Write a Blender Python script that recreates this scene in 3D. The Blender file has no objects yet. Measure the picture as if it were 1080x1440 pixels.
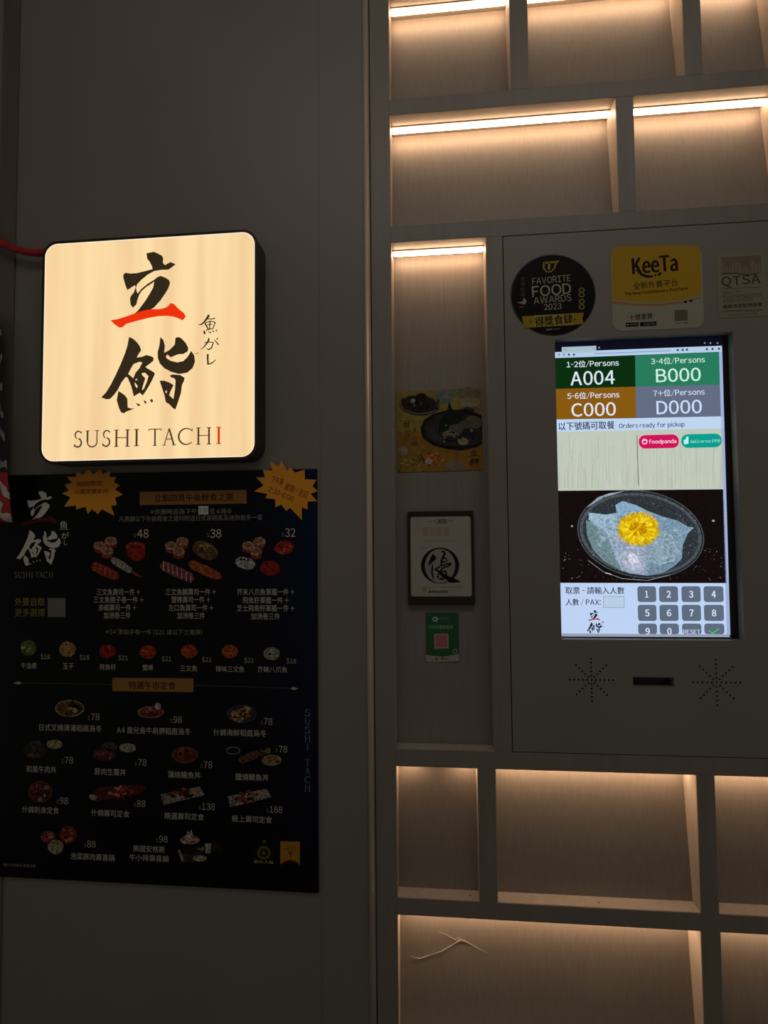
import bpy, bmesh, math, random
from mathutils import Vector, Matrix
from mathutils.geometry import tessellate_polygon
random.seed(7)
S = bpy.context.scene
COL = S.collection

# ---------------------------------------------------------------- camera
F_PX, YAW, PITCH, ROLL = 813.0, -0.09835849, 0.04582889, -0.00919435
DIST, CAMH = 0.95, 1.45
cy_, sy_, cp_, sp_ = math.cos(YAW), math.sin(YAW), math.cos(PITCH), math.sin(PITCH)
FWD = Vector((sy_ * cp_, cy_ * cp_, sp_))
_rt = Vector((cy_, -sy_, 0.0)); _up = _rt.cross(FWD)
RT = math.cos(ROLL) * _rt + math.sin(ROLL) * _up
UP = -math.sin(ROLL) * _rt + math.cos(ROLL) * _up
CAMP = Vector((0, -DIST, CAMH))
cd = bpy.data.cameras.new('camera'); cam = bpy.data.objects.new('camera', cd); COL.objects.link(cam)
m = Matrix((RT, UP, -FWD)).transposed().to_4x4(); m.translation = CAMP
cam.matrix_world = m
cd.sensor_fit = 'VERTICAL'; cd.sensor_height = 24.0; cd.lens = 24.0 * F_PX / 1440.0; cd.clip_start = 0.01
S.camera = cam

# ---------------------------------------------------------------- world, lights, exposure
w = bpy.data.worlds.new('world'); S.world = w; w.use_nodes = True
w.node_tree.nodes['Background'].inputs[0].default_value = (1.0, 0.91, 0.80, 1)
w.node_tree.nodes['Background'].inputs[1].default_value = 0.095
def area(name, loc, target, sx, sy, power, color):
    l = bpy.data.lights.new(name, 'AREA'); l.shape = 'RECTANGLE'; l.size = sx; l.size_y = sy
    l.energy = power; l.color = color
    o = bpy.data.objects.new(name, l); COL.objects.link(o); o.location = loc
    o.rotation_euler = (Vector(target) - Vector(loc)).to_track_quat('-Z', 'Y').to_euler()
    return o
area('ceiling_lamp', (0.1, -0.95, 2.72), (0.0, -0.25, 1.2), 1.4, 0.5, 2.9, (1.0, 0.93, 0.84))
S.view_settings.view_transform = 'Standard'; S.view_settings.look = 'None'
S.view_settings.exposure = 0.0; S.view_settings.gamma = 1.0; S.view_settings.use_curve_mapping = False

# ---------------------------------------------------------------- helpers
def lin(c):
    return tuple(((v / 255) / 12.92 if v / 255 <= 0.04045 else ((v / 255 + 0.055) / 1.055) ** 2.4) for v in c)

class Board:
    """a flat (or leaning) surface; turns picture measurements into metres on that surface"""
    def __init__(s, y0=0.0, slope=0.0, zr=0.0): s.y0, s.k, s.zr = y0, slope, zr
    def uv(s, px, py):
        d = FWD + RT * ((px - 540) / F_PX) - UP * ((py - 720) / F_PX)
        t = (s.y0 + s.k * (CAMP.z - s.zr) - CAMP.y) / (d.y - s.k * d.z)
        p = CAMP + d * t
        return p.x, p.z
    def w(s, u, v, lift=0.0): return Vector((u, s.y0 + s.k * (v - s.zr) - lift, v))
    def pt(s, px, py, lift=0.0): return s.w(*s.uv(px, py), lift)

def tag(o, label=None, cat=None, group=None, kind=None):
    for k, v in (('label', label), ('category', cat), ('group', group), ('kind', kind)):
        if v: o[k] = v
    return o
WLOC = {}
def empty(name, loc, label=None, cat=None, group=None, kind=None, parent=None):
    o = bpy.data.objects.new(name, None); COL.objects.link(o); o.empty_display_size = 0.02
    base = WLOC.get(parent.name, Vector()) if parent else Vector()
    WLOC[o.name] = Vector(loc); o.location = Vector(loc) - base; o.parent = parent
    return tag(o, label, cat, group, kind)
def link(name, me, mat, parent=None, origin=None):
    """me holds world coordinates; they are moved to the origin of the object or of its parent"""
    base = WLOC.get(parent.name, Vector()) if parent else Vector()
    if origin is None:
        if me.vertices and not parent:
            cs = [v.co for v in me.vertices]
            origin = Vector([sum(c[i] for c in cs) / len(cs) for i in range(3)])
        else: origin = base.copy()
    origin = Vector(origin)
    me.transform(Matrix.Translation(-origin)); me.name = name
    if mat is not None: me.materials.clear(); me.materials.append(mat)
    o = bpy.data.objects.new(name, me); COL.objects.link(o)
    o.location = origin - base; o.parent = parent; WLOC[o.name] = origin
    return o
def mesh(vs, fs):
    me = bpy.data.meshes.new('m'); me.from_pydata([tuple(v) for v in vs], [], fs); me.update(); return me
def bevelled(bm, w_=0.001, seg=2):
    if w_ > 0: bmesh.ops.bevel(bm, geom=bm.edges[:], offset=w_, segments=seg, profile=0.7, affect='EDGES', clamp_overlap=True)
def box(name, x0, x1, y0, y1, z0, z1, mat, parent=None, bev=0.0, extra=None):
    bm = bmesh.new(); bmesh.ops.create_cube(bm, size=1)
    for v in bm.verts: v.co = Vector(((x0 + x1) / 2 + v.co.x * (x1 - x0), (y0 + y1) / 2 + v.co.y * (y1 - y0), (z0 + z1) / 2 + v.co.z * (z1 - z0)))
    bevelled(bm, bev)
    me = bpy.data.meshes.new('m'); bm.to_mesh(me); bm.free()
    return link(name, me, mat, parent)
def tube_mesh(pts, radii, n=8, closed_caps=True):
    vs, fs = [], []
    for i, p in enumerate(pts):
        a = pts[max(i - 1, 0)]; b = pts[min(i + 1, len(pts) - 1)]
        t = (Vector(b) - Vector(a)).normalized()
        up = Vector((0, 1, 0)) if abs(t.y) < 0.9 else Vector((0, 0, 1))
        s1 = t.cross(up).normalized(); s2 = s1.cross(t)
        r = radii[i] if isinstance(radii, (list, tuple)) else radii
        for k in range(n):
            a_ = 2 * math.pi * k / n
            vs.append(Vector(p) + s1 * math.cos(a_) * r + s2 * math.sin(a_) * r)
    for i in range(len(pts) - 1):
        for k in range(n):
            fs.append((i * n + k, i * n + (k + 1) % n, (i + 1) * n + (k + 1) % n, (i + 1) * n + k))
    fs.append(tuple(range(n - 1, -1, -1))); fs.append(tuple((len(pts) - 1) * n + k for k in range(n)))
    me = mesh(vs, fs)
    for p in me.polygons: p.use_smooth = True
    return me
def rrect(x0, x1, z0, z1, r, n=8):
    out = []
    for cx, cz, a0 in ((x1 - r, z1 - r, 0), (x0 + r, z1 - r, 90), (x0 + r, z0 + r, 180), (x1 - r, z0 + r, 270)):
        for i in range(n + 1):
            a = math.radians(a0 + 90 * i / n); out.append((cx + r * math.cos(a), cz + r * math.sin(a)))
    return out
def circ(cx, cz, rx, rz=None, n=24, rot=0.0):
    rz = rx if rz is None else rz
    out = []
    for i in range(n):
        a = 2 * math.pi * i / n; x, z = rx * math.cos(a), rz * math.sin(a)
        out.append((cx + x * math.cos(rot) - z * math.sin(rot), cz + x * math.sin(rot) + z * math.cos(rot)))
    return out
def plate(name, loops, yf, yb, mat, parent=None, smooth=False, board=None):
    """loops[0] outer outline, the rest real holes; extruded from yf (front) to yb (back)"""
    tris = tessellate_polygon([[Vector((a, b, 0)) for a, b in lp] for lp in loops])
    flat = [p for lp in loops for p in lp]; n = len(flat)
    def Y(v, y): return y + (board.k * (v - board.zr) if board else 0)
    vs = [(a, Y(b, yf), b) for a, b in flat] + [(a, Y(b, yb), b) for a, b in flat]
    fs = [tuple(t) for t in tris] + [tuple(i + n for i in reversed(t)) for t in tris]
    o = 0
    for lp in loops:
        k = len(lp)
        for i in range(k): fs.append((o + i, o + (i + 1) % k, n + o + (i + 1) % k, n + o + i))
        o += k
    me = mesh(vs, fs); bm = bmesh.new(); bm.from_mesh(me)
    bmesh.ops.recalc_face_normals(bm, faces=bm.faces[:]); bm.to_mesh(me); bm.free()
    return link(name, me, mat, parent)

# ------- materials
def mat_new(name):
    m_ = bpy.data.materials.new(name); m_.use_nodes = True
    nt = m_.node_tree; return m_, nt, nt.nodes['Principled BSDF']
def N(nt, t, **kw):
    n = nt.nodes.new(t)
    for k, v in kw.items(): setattr(n, k, v)
    return n
def surface(name, c1, c2, rough=0.5, scale=(8, 8, 8), bump=0.0, detail=4, metal=0.0, lo=0.35, hi=0.65, spec=0.5, rough2=None):
    m_, nt, b = mat_new(name)
    tc = N(nt, 'ShaderNodeTexCoord'); mp = N(nt, 'ShaderNodeMapping'); mp.inputs['Scale'].default_value = scale
    nz = N(nt, 'ShaderNodeTexNoise'); nz.inputs['Scale'].default_value = 1.0; nz.inputs['Detail'].default_value = detail
    geo = N(nt, 'ShaderNodeNewGeometry')
    nt.links.new(geo.outputs['Position'], mp.inputs['Vector']); nt.links.new(mp.outputs[0], nz.inputs['Vector'])
    cr = N(nt, 'ShaderNodeValToRGB'); e = cr.color_ramp.elements
    e[0].position, e[1].position = lo, hi; e[0].color = (*c1, 1); e[1].color = (*c2, 1)
    nt.links.new(nz.outputs['Fac'], cr.inputs[0]); nt.links.new(cr.outputs[0], b.inputs['Base Color'])
    b.inputs['Roughness'].default_value = rough; b.inputs['Metallic'].default_value = metal
    b.inputs['Specular IOR Level'].default_value = spec
    if rough2 is not None:
        mr = N(nt, 'ShaderNodeMapRange'); mr.inputs[3].default_value = rough; mr.inputs[4].default_value = rough2
        nt.links.new(nz.outputs['Fac'], mr.inputs[0]); nt.links.new(mr.outputs[0], b.inputs['Roughness'])
    if bump:
        bp = N(nt, 'ShaderNodeBump'); bp.inputs['Strength'].default_value = bump; bp.inputs['Distance'].default_value = 0.001
        nt.links.new(nz.outputs['Fac'], bp.inputs['Height']); nt.links.new(bp.outputs[0], b.inputs['Normal'])
    return m_
def print_mat(name, rough=0.35, spec=0.4, emit=0.0):
    m_, nt, b = mat_new(name)
    at = N(nt, 'ShaderNodeVertexColor', layer_name='Col')
    nt.links.new(at.outputs[0], b.inputs['Base Color'])
    b.inputs['Roughness'].default_value = rough; b.inputs['Specular IOR Level'].default_value = spec
    if emit:
        nt.links.new(at.outputs[0], b.inputs['Emission Color']); b.inputs['Emission Strength'].default_value = emit
        bk = N(nt, 'ShaderNodeRGB'); bk.outputs[0].default_value = (0.003, 0.003, 0.003, 1)
        nt.links.new(bk.outputs[0], b.inputs['Base Color'])
    return m_
def mottled(name, rough, lo, hi, scale, emit=0.0):
    m_ = print_mat(name, rough, 0.2, emit); nt = m_.node_tree; b = nt.nodes['Principled BSDF']
    at = next(n for n in nt.nodes if n.type == 'VERTEX_COLOR')
    geo = N(nt, 'ShaderNodeNewGeometry'); nz = N(nt, 'ShaderNodeTexNoise'); nz.inputs['Scale'].default_value = scale; nz.inputs['Detail'].default_value = 3
    nt.links.new(geo.outputs['Position'], nz.inputs['Vector'])
    mr = N(nt, 'ShaderNodeMapRange'); mr.inputs[1].default_value = 0.35; mr.inputs[2].default_value = 0.65; mr.inputs[3].default_value = lo; mr.inputs[4].default_value = hi
    nt.links.new(nz.outputs['Fac'], mr.inputs[0])
    vm = N(nt, 'ShaderNodeVectorMath', operation='SCALE'); nt.links.new(at.outputs[0], vm.inputs[0]); nt.links.new(mr.outputs[0], vm.inputs['Scale'])
    nt.links.new(vm.outputs[0], b.inputs['Emission Color' if emit else 'Base Color'])
    return m_
def emitter(name, color, strength, stripes=False):
    m_, nt, b = mat_new(name)
    b.inputs['Base Color'].default_value = (0.6, 0.58, 0.55, 1)
    b.inputs['Emission Color'].default_value = (*color, 1); b.inputs['Emission Strength'].default_value = strength
    return m_
def grain_mat():
    """taupe laminate with upright open grain"""
    m_, nt, b = mat_new('woodgrain_laminate')
    geo = N(nt, 'ShaderNodeNewGeometry')
    mp = N(nt, 'ShaderNodeMapping'); mp.inputs['Scale'].default_value = (330, 330, 6.0)
    nz = N(nt, 'ShaderNodeTexNoise'); nz.inputs['Scale'].default_value = 1.0; nz.inputs['Detail'].default_value = 3
    wv = N(nt, 'ShaderNodeTexNoise'); wv.inputs['Scale'].default_value = 9.0
    mx = N(nt, 'ShaderNodeVectorMath', operation='MULTIPLY_ADD')
    nt.links.new(geo.outputs['Position'], wv.inputs['Vector'])
    nt.links.new(wv.outputs['Color'], mx.inputs[0]); mx.inputs[1].default_value = (0.016, 0.0, 0.0)
    nt.links.new(geo.outputs['Position'], mx.inputs[2]); nt.links.new(mx.outputs[0], mp.inputs['Vector'])
    nt.links.new(mp.outputs[0], nz.inputs['Vector'])
    cr = N(nt, 'ShaderNodeValToRGB'); e = cr.color_ramp.elements
    e[0].position, e[1].position = 0.33, 0.7; e[0].color = (0.25, 0.22, 0.192, 1); e[1].color = (0.282, 0.249, 0.218, 1)
    big = N(nt, 'ShaderNodeTexNoise'); big.inputs['Scale'].default_value = 5.0
    nt.links.new(geo.outputs['Position'], big.inputs['Vector'])
    mm = N(nt, 'ShaderNodeMix', data_type='RGBA', blend_type='MULTIPLY'); mm.inputs[0].default_value = 0.2
    nt.links.new(nz.outputs['Fac'], cr.inputs[0]); nt.links.new(cr.outputs[0], mm.inputs[6]); nt.links.new(big.outputs['Fac'], mm.inputs[7])
    nt.links.new(mm.outputs[2], b.inputs['Base Color']); b.inputs['Roughness'].default_value = 0.5
    bp = N(nt, 'ShaderNodeBump'); bp.inputs['Strength'].default_value = 0.12; bp.inputs['Distance'].default_value = 0.0006
    nt.links.new(nz.outputs['Fac'], bp.inputs['Height']); nt.links.new(bp.outputs[0], b.inputs['Normal'])
    return m_
M_wall = surface('taupe_wall_paint', (0.225, 0.202, 0.175), (0.25, 0.226, 0.196), 0.42, (3, 3, 1.5), 0.05, rough2=0.5)
M_frame = surface('taupe_frame_paint', (0.235, 0.205, 0.172), (0.26, 0.228, 0.192), 0.42, (60, 60, 6), 0.08)
M_grain = grain_mat()
M_side = M_frame
M_panel = surface('kiosk_panel_paint', (0.235, 0.212, 0.182), (0.25, 0.225, 0.195), 0.45, (4, 4, 4), 0.03)
M_dark = surface('dark_gap', (0.004, 0.004, 0.004), (0.006, 0.006, 0.006), 0.9)
M_bronze = surface('bronze_trim', (0.60, 0.49, 0.385), (0.68, 0.56, 0.44), 0.3, (80, 80, 3), 0.03, metal=0.15, spec=0.8)
M_darktaupe = surface('dark_taupe', (0.13, 0.11, 0.09), (0.15, 0.125, 0.10), 0.5, (40, 40, 4), 0.05)
M_floor = surface('grey_floor', (0.10, 0.095, 0.09), (0.16, 0.15, 0.14), 0.4, (5, 5, 5))
M_ceil = surface('ceiling_paint', (0.25, 0.24, 0.22), (0.28, 0.27, 0.25), 0.8, (5, 5, 5))
M_black = surface('black_plastic', (0.010, 0.009, 0.008), (0.014, 0.012, 0.011), 0.35, (60, 60, 60), 0.02)
M_housing = surface('dark_bronze_housing', (0.03, 0.02, 0.013), (0.038, 0.026, 0.017), 0.4, (30, 30, 30), 0.03)
M_alu = surface('led_channel_metal', (0.30, 0.24, 0.18), (0.36, 0.29, 0.22), 0.4, (50, 50, 50))
M_led = emitter('warm_led', (1.0, 0.625, 0.37), 20.0)
M_print = print_mat('printed_ink', 0.5, 0.15)
M_gloss = print_mat('laminated_print', 0.3, 0.18)
M_card = print_mat('matt_card_print', 0.7, 0.3)
M_lit = print_mat('backlit_ink', 0.4, 0.3, emit=1.0)
M_food = mottled('food_photo_print', 0.22, 0.22, 1.05, 330)
M_leaf = mottled('leaflet_print', 0.3, 0.72, 1.05, 110)
M_photo = mottled('screen_photo_pixels', 0.25, 0.72, 1.2, 240, emit=1.0)
M_screen = print_mat('screen_pixels', 0.25, 0.3, emit=1.0)
def face_mat():
    m_, nt, b = mat_new('lit_sign_acrylic')
    geo = N(nt, 'ShaderNodeNewGeometry'); mp = N(nt, 'ShaderNodeMapping'); mp.inputs['Scale'].default_value = (30, 1, 1.6)
    nz = N(nt, 'ShaderNodeTexNoise'); nz.inputs['Scale'].default_value = 1.0; nz.inputs['Detail'].default_value = 1.5
    nt.links.new(geo.outputs['Position'], mp.inputs['Vector']); nt.links.new(mp.outputs[0], nz.inputs['Vector'])
    cr = N(nt, 'ShaderNodeValToRGB'); e = cr.color_ramp.elements
    e[0].position, e[1].position = 0.36, 0.62; e[0].color = (*lin((243, 206, 154)), 1); e[1].color = (*lin((254, 222, 166)), 1)
    nt.links.new(nz.outputs['Fac'], cr.inputs[0]); nt.links.new(cr.outputs[0], b.inputs['Emission Color'])
    b.inputs['Emission Strength'].default_value = 1.0; b.inputs['Base Color'].default_value = (0.05, 0.045, 0.04, 1)
    b.inputs['Roughness'].default_value = 0.3
    return m_
M_face = face_mat()
M_edge = emitter('lit_sign_edge', (1.0, 0.86, 0.70), 1.15)

# ------- flat print
EPS = 0.00005
class Print:
    """collects flat coloured shapes on a board and links them as one mesh"""
    def __init__(s, board): s.b = board; s.v = []; s.f = []; s.c = []; s.n = 1
    def poly_uv(s, loops, col, layer=None, rgb=True):
        layer = s.n if layer is None else layer
        c = lin(col) if rgb else col
        loops = [lp for lp in loops if len(lp) > 2]
        if len(loops) == 1 and len(loops[0]) <= 4: tris = [tuple(range(len(loops[0])))]
        else: tris = tessellate_polygon([[Vector((a, b, 0)) for a, b in lp] for lp in loops])
        base = len(s.v); flat = [p for lp in loops for p in lp]
        s.v += [s.b.w(a, b, EPS * layer) for a, b in flat]
        for t in tris:
            t = [base + i for i in t]
            if len(set(t)) < 3: continue
            p = [s.v[i] for i in t[:3]]
            if (p[1] - p[0]).cross(p[2] - p[0]).y > 0: t.reverse()
            s.f.append(t); s.c.append(c)
    def poly(s, pts, col, layer=None, holes=()):
        s.poly_uv([[s.b.uv(*p) for p in pts]] + [[s.b.uv(*p) for p in h] for h in holes], col, layer)
    def rect(s, x0, y0, x1, y1, col, layer=None, dy=0.0):
        s.poly([(x0, y0), (x1, y0 + dy), (x1, y1 + dy), (x0, y1)], col, layer)
    def ell(s, cx, cy, rx, ry, col, layer=None, n=20, rot=0.0, jag=0.0):
        pts = circ(cx, cy, rx, ry, n, math.radians(rot))
        if jag: pts = [(cx + (x - cx) * (1 + random.uniform(-jag, jag)), cy + (y - cy) * (1 + random.uniform(-jag, jag))) for x, y in pts]
        s.poly(pts, col, layer)
    def line(s, pts, wd, col, layer=None, taper=None):
        """ribbon along picture points, width in pixels (may vary)"""
        n = len(pts); L, R = [], []
        for i in range(n):
            a = pts[max(i - 1, 0)]; b = pts[min(i + 1, n - 1)]
            dx, dy = b[0] - a[0], b[1] - a[1]; l = math.hypot(dx, dy) or 1
            w_ = (wd[i] if isinstance(wd, (list, tuple)) else wd) / 2
            L.append((pts[i][0] - dy / l * w_, pts[i][1] + dx / l * w_)); R.append((pts[i][0] + dy / l * w_, pts[i][1] - dx / l * w_))
        for i in range(n - 1): s.poly([L[i], L[i + 1], R[i + 1], R[i]], col, layer)
    def fit(s, polys, x0, x1, yc, h, col, layer=None, rot=0.0):
        """polys: list of (loops | vertex/face pairs) in local units with bbox; scaled into a px box"""
        bx0 = min(p[0] for P in polys for lp in P for p in lp); bx1 = max(p[0] for P in polys for lp in P for p in lp)
        by0 = min(p[1] for P in polys for lp in P for p in lp); by1 = max(p[1] for P in polys for lp in P for p in lp)
        xc = (x0 + x1) / 2; C = s.b.uv(xc, yc)
        W_ = s.b.uv(x1, yc)[0] - s.b.uv(x0, yc)[0]; H_ = s.b.uv(xc, yc - h / 2)[1] - s.b.uv(xc, yc + h / 2)[1]
        sx, sy = W_ / max(bx1 - bx0, 1e-6), H_ / max(by1 - by0, 1e-6); ca, sa = math.cos(rot), math.sin(rot)
        for P in polys:
            out = []
            for lp in P:
                q = []
                for a, b in lp:
                    u, v = (a - (bx0 + bx1) / 2) * sx, (b - (by0 + by1) / 2) * sy
                    q.append((C[0] + u * ca - v * sa, C[1] + u * sa + v * ca))
                out.append(q)
            s.poly_uv(out, col if not isinstance(col, list) else col[polys.index(P)], layer)
    def text(s, txt, x0, x1, yc, h, col, layer=None, bold=0.0, rot=0.0, shear=0.0):
        vs, fs = glyphs(txt, 0.0, shear)
        xs = [v[0] for v in vs]; ys = [v[1] for v in vs]
        bx0, bx1, by0, by1 = min(xs), max(xs), min(ys), max(ys)
        xc = (x0 + x1) / 2; C = s.b.uv(xc, yc); layer = s.n if layer is None else layer
        W_ = s.b.uv(x1, yc)[0] - s.b.uv(x0, yc)[0]; H_ = s.b.uv(xc, yc - h / 2)[1] - s.b.uv(xc, yc + h / 2)[1]
        sx, sy = W_ / (bx1 - bx0), H_ / (by1 - by0); ca, sa = math.cos(rot), math.sin(rot)
        c = lin(col); g = abs(sy) * bold * 1.1      # heavier letters: the outline is laid down again a hair apart
        for k, (ou, ov) in enumerate(((-g, -g * .4), (g, -g * .4), (0, g * .5), (0, 0)) if bold > 0.003 else ((0, 0),)):
            base = len(s.v)
            for a, b in vs:
                u, v = (a - (bx0 + bx1) / 2) * sx + ou, (b - (by0 + by1) / 2) * sy + ov
                s.v.append(s.b.w(C[0] + u * ca - v * sa, C[1] + u * sa + v * ca, EPS * (layer + k * 0.2)))
            for f in fs: s.f.append([base + i for i in f]); s.c.append(c)
    def build(s, name, mat, parent=None):
        me = mesh(s.v, s.f); ca = me.color_attributes.new('Col', 'FLOAT_COLOR', 'CORNER')
        i = 0
        for f, c in zip(s.f, s.c):
            for _ in f: ca.data[i].color = (*c, 1); i += 1
        return link(name, me, mat, parent)
_gc = {}
GLYPH = {}          # character -> (points, faces, advance), all read from one text so it stays quick
def load_glyphs(chars):
    c = bpy.data.curves.new('t', 'FONT'); c.resolution_u = 3
    c.body = chr(10).join(['II'] + ['I' + (chr(ord(ch) + 0xFEE0) if 33 <= ord(ch) < 127 else ch) + 'I' for ch in chars]); c.space_line = 3.0
    o = bpy.data.objects.new('t', c); COL.objects.link(o); bpy.context.view_layer.update()
    me = bpy.data.meshes.new_from_object(o.evaluated_get(bpy.context.evaluated_depsgraph_get()))
    co = [(v.co.x, v.co.y) for v in me.vertices]; n = len(chars) + 1
    ys = [y for x, y in co]; pitch = None
    rows = {}
    # rows are 3 line heights apart; the pitch follows from the first and last row's capital I
    tops = sorted({round(y, 3) for y in ys}, reverse=True)
    y_hi = max(ys)
    def rows_for(p):
        r = {}
        for i, (x, y) in enumerate(co): r.setdefault(int(round((0.36 - y) / p)), []).append(i)
        return r
    y_lo_I = None
    lo = min(ys)
    # the last character is always a plain digit, so the lowest vertex sits near its baseline
    p = (0.0 - lo) / (n - 1) if n > 1 else 1.0
    r = rows_for(p)
    faces = {}
    for f in me.polygons:
        f = list(f.vertices); faces.setdefault(int(round((0.36 - co[f[0]][1]) / p)), []).append(f)
    x0 = min(co[i][0] for i in r[0]); xm = max(co[i][0] for i in r[0])
    xs = sorted({round(co[i][0], 4) for i in r[0]}); iw = xs[1] - xs[0]
    for k, ch in enumerate(chars):
        idx = r.get(k + 1, [])
        if not idx: continue
        mx = max(co[i][0] for i in idx); adv = mx - xm
        keep = {i for i in idx if x0 + iw + 0.002 < co[i][0] < mx - iw - 0.002}
        m_ = {}; pts = []; fs = []
        for i in keep: m_[i] = len(pts); pts.append((co[i][0] - xm + iw + x0, co[i][1] + p * (k + 1)))
        for f in faces.get(k + 1, []):
            if all(i in m_ for i in f):
                f = [m_[i] for i in f]; A, B, D = pts[f[0]], pts[f[1]], pts[f[2]]
                if (B[0] - A[0]) * (D[1] - A[1]) - (B[1] - A[1]) * (D[0] - A[0]) < 0: f.reverse()
                fs.append(f)
        if ord(ch) < 127 and pts:          # wide forms: set them proportionally
            a_ = min(q[0] for q in pts); b_ = max(q[0] for q in pts)
            k_ = 0.42 if ch in '-/' else (0.88 if ch.islower() else 0.94)
            pts = [((q[0] - a_) * k_ + 0.05, q[1]) for q in pts]; adv = (b_ - a_) * k_ + 0.10
        GLYPH[ch] = (pts, fs, adv)
    bpy.data.objects.remove(o); bpy.data.curves.remove(c); bpy.data.meshes.remove(me)
CJK = '●がしの一三上下丼之享人什付以件位你供信價億優兒入全八冬凡刀分刺加務匯十午半協即卷參叉及取口只可台司味和喜四國圖均士壽外多子安定客小島左市平庭式後得微惠應或手扫排擇支數文斯新旅日星時更會有服期末果格棒極段氣油泡洲海添清港湯激為烏熱燒爪片牛特獎率玉生用码碗碼票秋稻立籽精美考肆肉肩胛腩自至艦芝芥茶菜蒲蒸薑號蝦蟹親認請證豚貫賞賣質赤身軍載輕輸辣迷送遊選量錦鍋間附限顧领風飛食飲餐香高魚鮨鮮鯖鰻鹽鹿４'
load_glyphs(sorted(set(CJK)) + [chr(i) for i in range(33, 127) if chr(i) not in 'Q_|,;@jgpqy$()/[]{}'] + list('Qjgpqy$()/') + ['2'])
def glyphs(txt, bold=0.0, shear=0.0):
    k = (txt, shear)
    if k not in _gc:
        vs, fs, x = [], [], 0.0
        for ch in txt:
            if ch == ' ': x += 0.24; continue
            if ch not in GLYPH: x += 0.3; continue
            p, f, adv = GLYPH[ch]; b_ = len(vs)
            vs += [(a + x + b * shear, b) for a, b in p]; fs += [[i + b_ for i in q] for q in f]; x += adv
        _gc[k] = (vs, fs)
    return _gc[k]

# ------- brush lettering and roman capitals (outlines in local units, y up)
def sc_(pts, ox, oy, s): return [(ox + x / s, -(oy + y / s)) for x, y in pts]
LI = [sc_([(500,95),(595,82),(640,105),(700,140),(712,175),(710,230),(735,258),(770,240),(805,225),(870,255),(830,285),(780,318),(700,315),(600,325),(520,365),(440,425),(385,480),(372,520),(380,570),(395,595),(440,540),(520,480),(600,435),(640,405),(680,390),(740,415),(790,450),(800,490),(780,550),(745,610),(680,700),(600,785),(540,812),(450,822),(340,858),(400,810),(450,745),(500,680),(550,600),(590,530),(602,458),(560,485),(500,520),(440,570),(415,610),(390,680),(380,730),(335,770),(305,730),(297,660),(305,625),(345,580),(365,520),(362,490),(330,505),(262,545),(235,480),(207,380),(210,345),(235,325),(300,340),(380,338),(470,322),(580,300),(570,260),(545,210),(510,165)],150,345,9)]
LI_RED = [sc_([(48,930),(140,920),(250,890),(340,862),(450,832),(560,815),(660,820),(740,808),(785,780),(800,752),(845,760),(880,800),(930,850),(975,885),(998,930),(960,975),(900,945),(850,925),(760,908),(660,908),(560,918),(450,940),(330,965),(250,985),(205,1022),(165,1030),(100,985)],150,345,9)]
def k7(p): return sc_(p,135,465,7.2)
SUSHI_BRUSH = [
 [k7([(330,52),(375,75),(415,115),(440,150),(455,195),(430,230),(410,265),(460,262),(510,245),(555,258),(582,275),(580,305),(550,330),(500,365),(520,380),(590,425),(595,445),(570,500),(540,555),(500,620),(475,652),(445,625),(385,658),(375,620),(360,560),(320,465),(300,460),(260,510),(220,590),(180,640),(145,675),(110,680),(52,658),(100,610),(150,530),(200,430),(250,320),(290,220),(315,140)]),
  k7([(380,330),(440,310),(468,318),(440,375),(400,420),(378,475),(350,450),(325,430),(350,380)]),
  k7([(392,515),(425,555),(415,578),(395,545)]), k7([(395,492),(415,478),(418,498)]),
  k7([(462,425),(500,425),(532,460),(515,520),(485,590),(468,600),(475,560),(500,480),(470,450)])],
 [k7([(228,598),(290,640),(320,680),(325,770),(360,780),(395,780),(350,797),(310,810),(285,828),(255,812),(235,770),(212,690)])],
 [k7([(402,725),(455,745),(435,762)])],[k7([(485,695),(515,720),(510,738),(495,730)])],[k7([(548,705),(565,688),(583,712),(568,728)])],
 [k7([(648,68),(680,100),(695,160),(688,230),(740,205),(795,150),(800,85),(830,75),(860,90),(905,140),(930,190),(925,225),(880,250),(830,250),(755,278),(720,248),(706,265),(712,285),(750,312),(820,332),(880,322),(920,285),(960,222),(990,270),(998,330),(975,395),(920,440),(840,450),(760,425),(690,385),(645,335),(625,280),(622,220),(640,150)])],
 [k7([(745,460),(780,452),(850,460),(895,490),(890,520),(870,560),(860,640),(835,720),(805,805),(780,790),(745,750),(710,730),(695,660),(665,570),(645,510),(690,510),(750,535),(785,560),(755,620),(742,660),(785,700),(800,600),(805,510),(790,490),(762,482)]),
  k7([(702,625),(712,608),(722,625),(712,640)])]]
def bb(polys):
    P = [p for g in polys for lp in g for p in lp]
    return min(p[0] for p in P), max(p[0] for p in P), min(p[1] for p in P), max(p[1] for p in P)
def logo(pr, x0, y0, x1, y1, ink, red, layer=None, small=True):
    """the two brush characters with the red stroke, in the px box"""
    polys = [LI, LI_RED] + SUSHI_BRUSH; cols = [ink, red] + [ink] * len(SUSHI_BRUSH)
    pr.fit(polys, x0, x1, (y0 + y1) / 2, y1 - y0, cols, layer)
def rib(pts, wd):
    n = len(pts); out = []
    for i in range(n - 1):
        (x0, y0), (x1, y1) = pts[i], pts[i + 1]
        def nrm(j):
            a = pts[max(j - 1, 0)]; b = pts[min(j + 1, n - 1)]; dx, dy = b[0] - a[0], b[1] - a[1]; l = math.hypot(dx, dy) or 1
            w_ = (wd[j] if isinstance(wd, (list, tuple)) else wd) / 2
            return -dy / l * w_, dx / l * w_
        a, b = nrm(i), nrm(i + 1)
        out.append([[(x0 + a[0], y0 + a[1]), (x1 + b[0], y1 + b[1]), (x1 - b[0], y1 - b[1]), (x0 - a[0], y0 - a[1])]])
    return out
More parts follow.
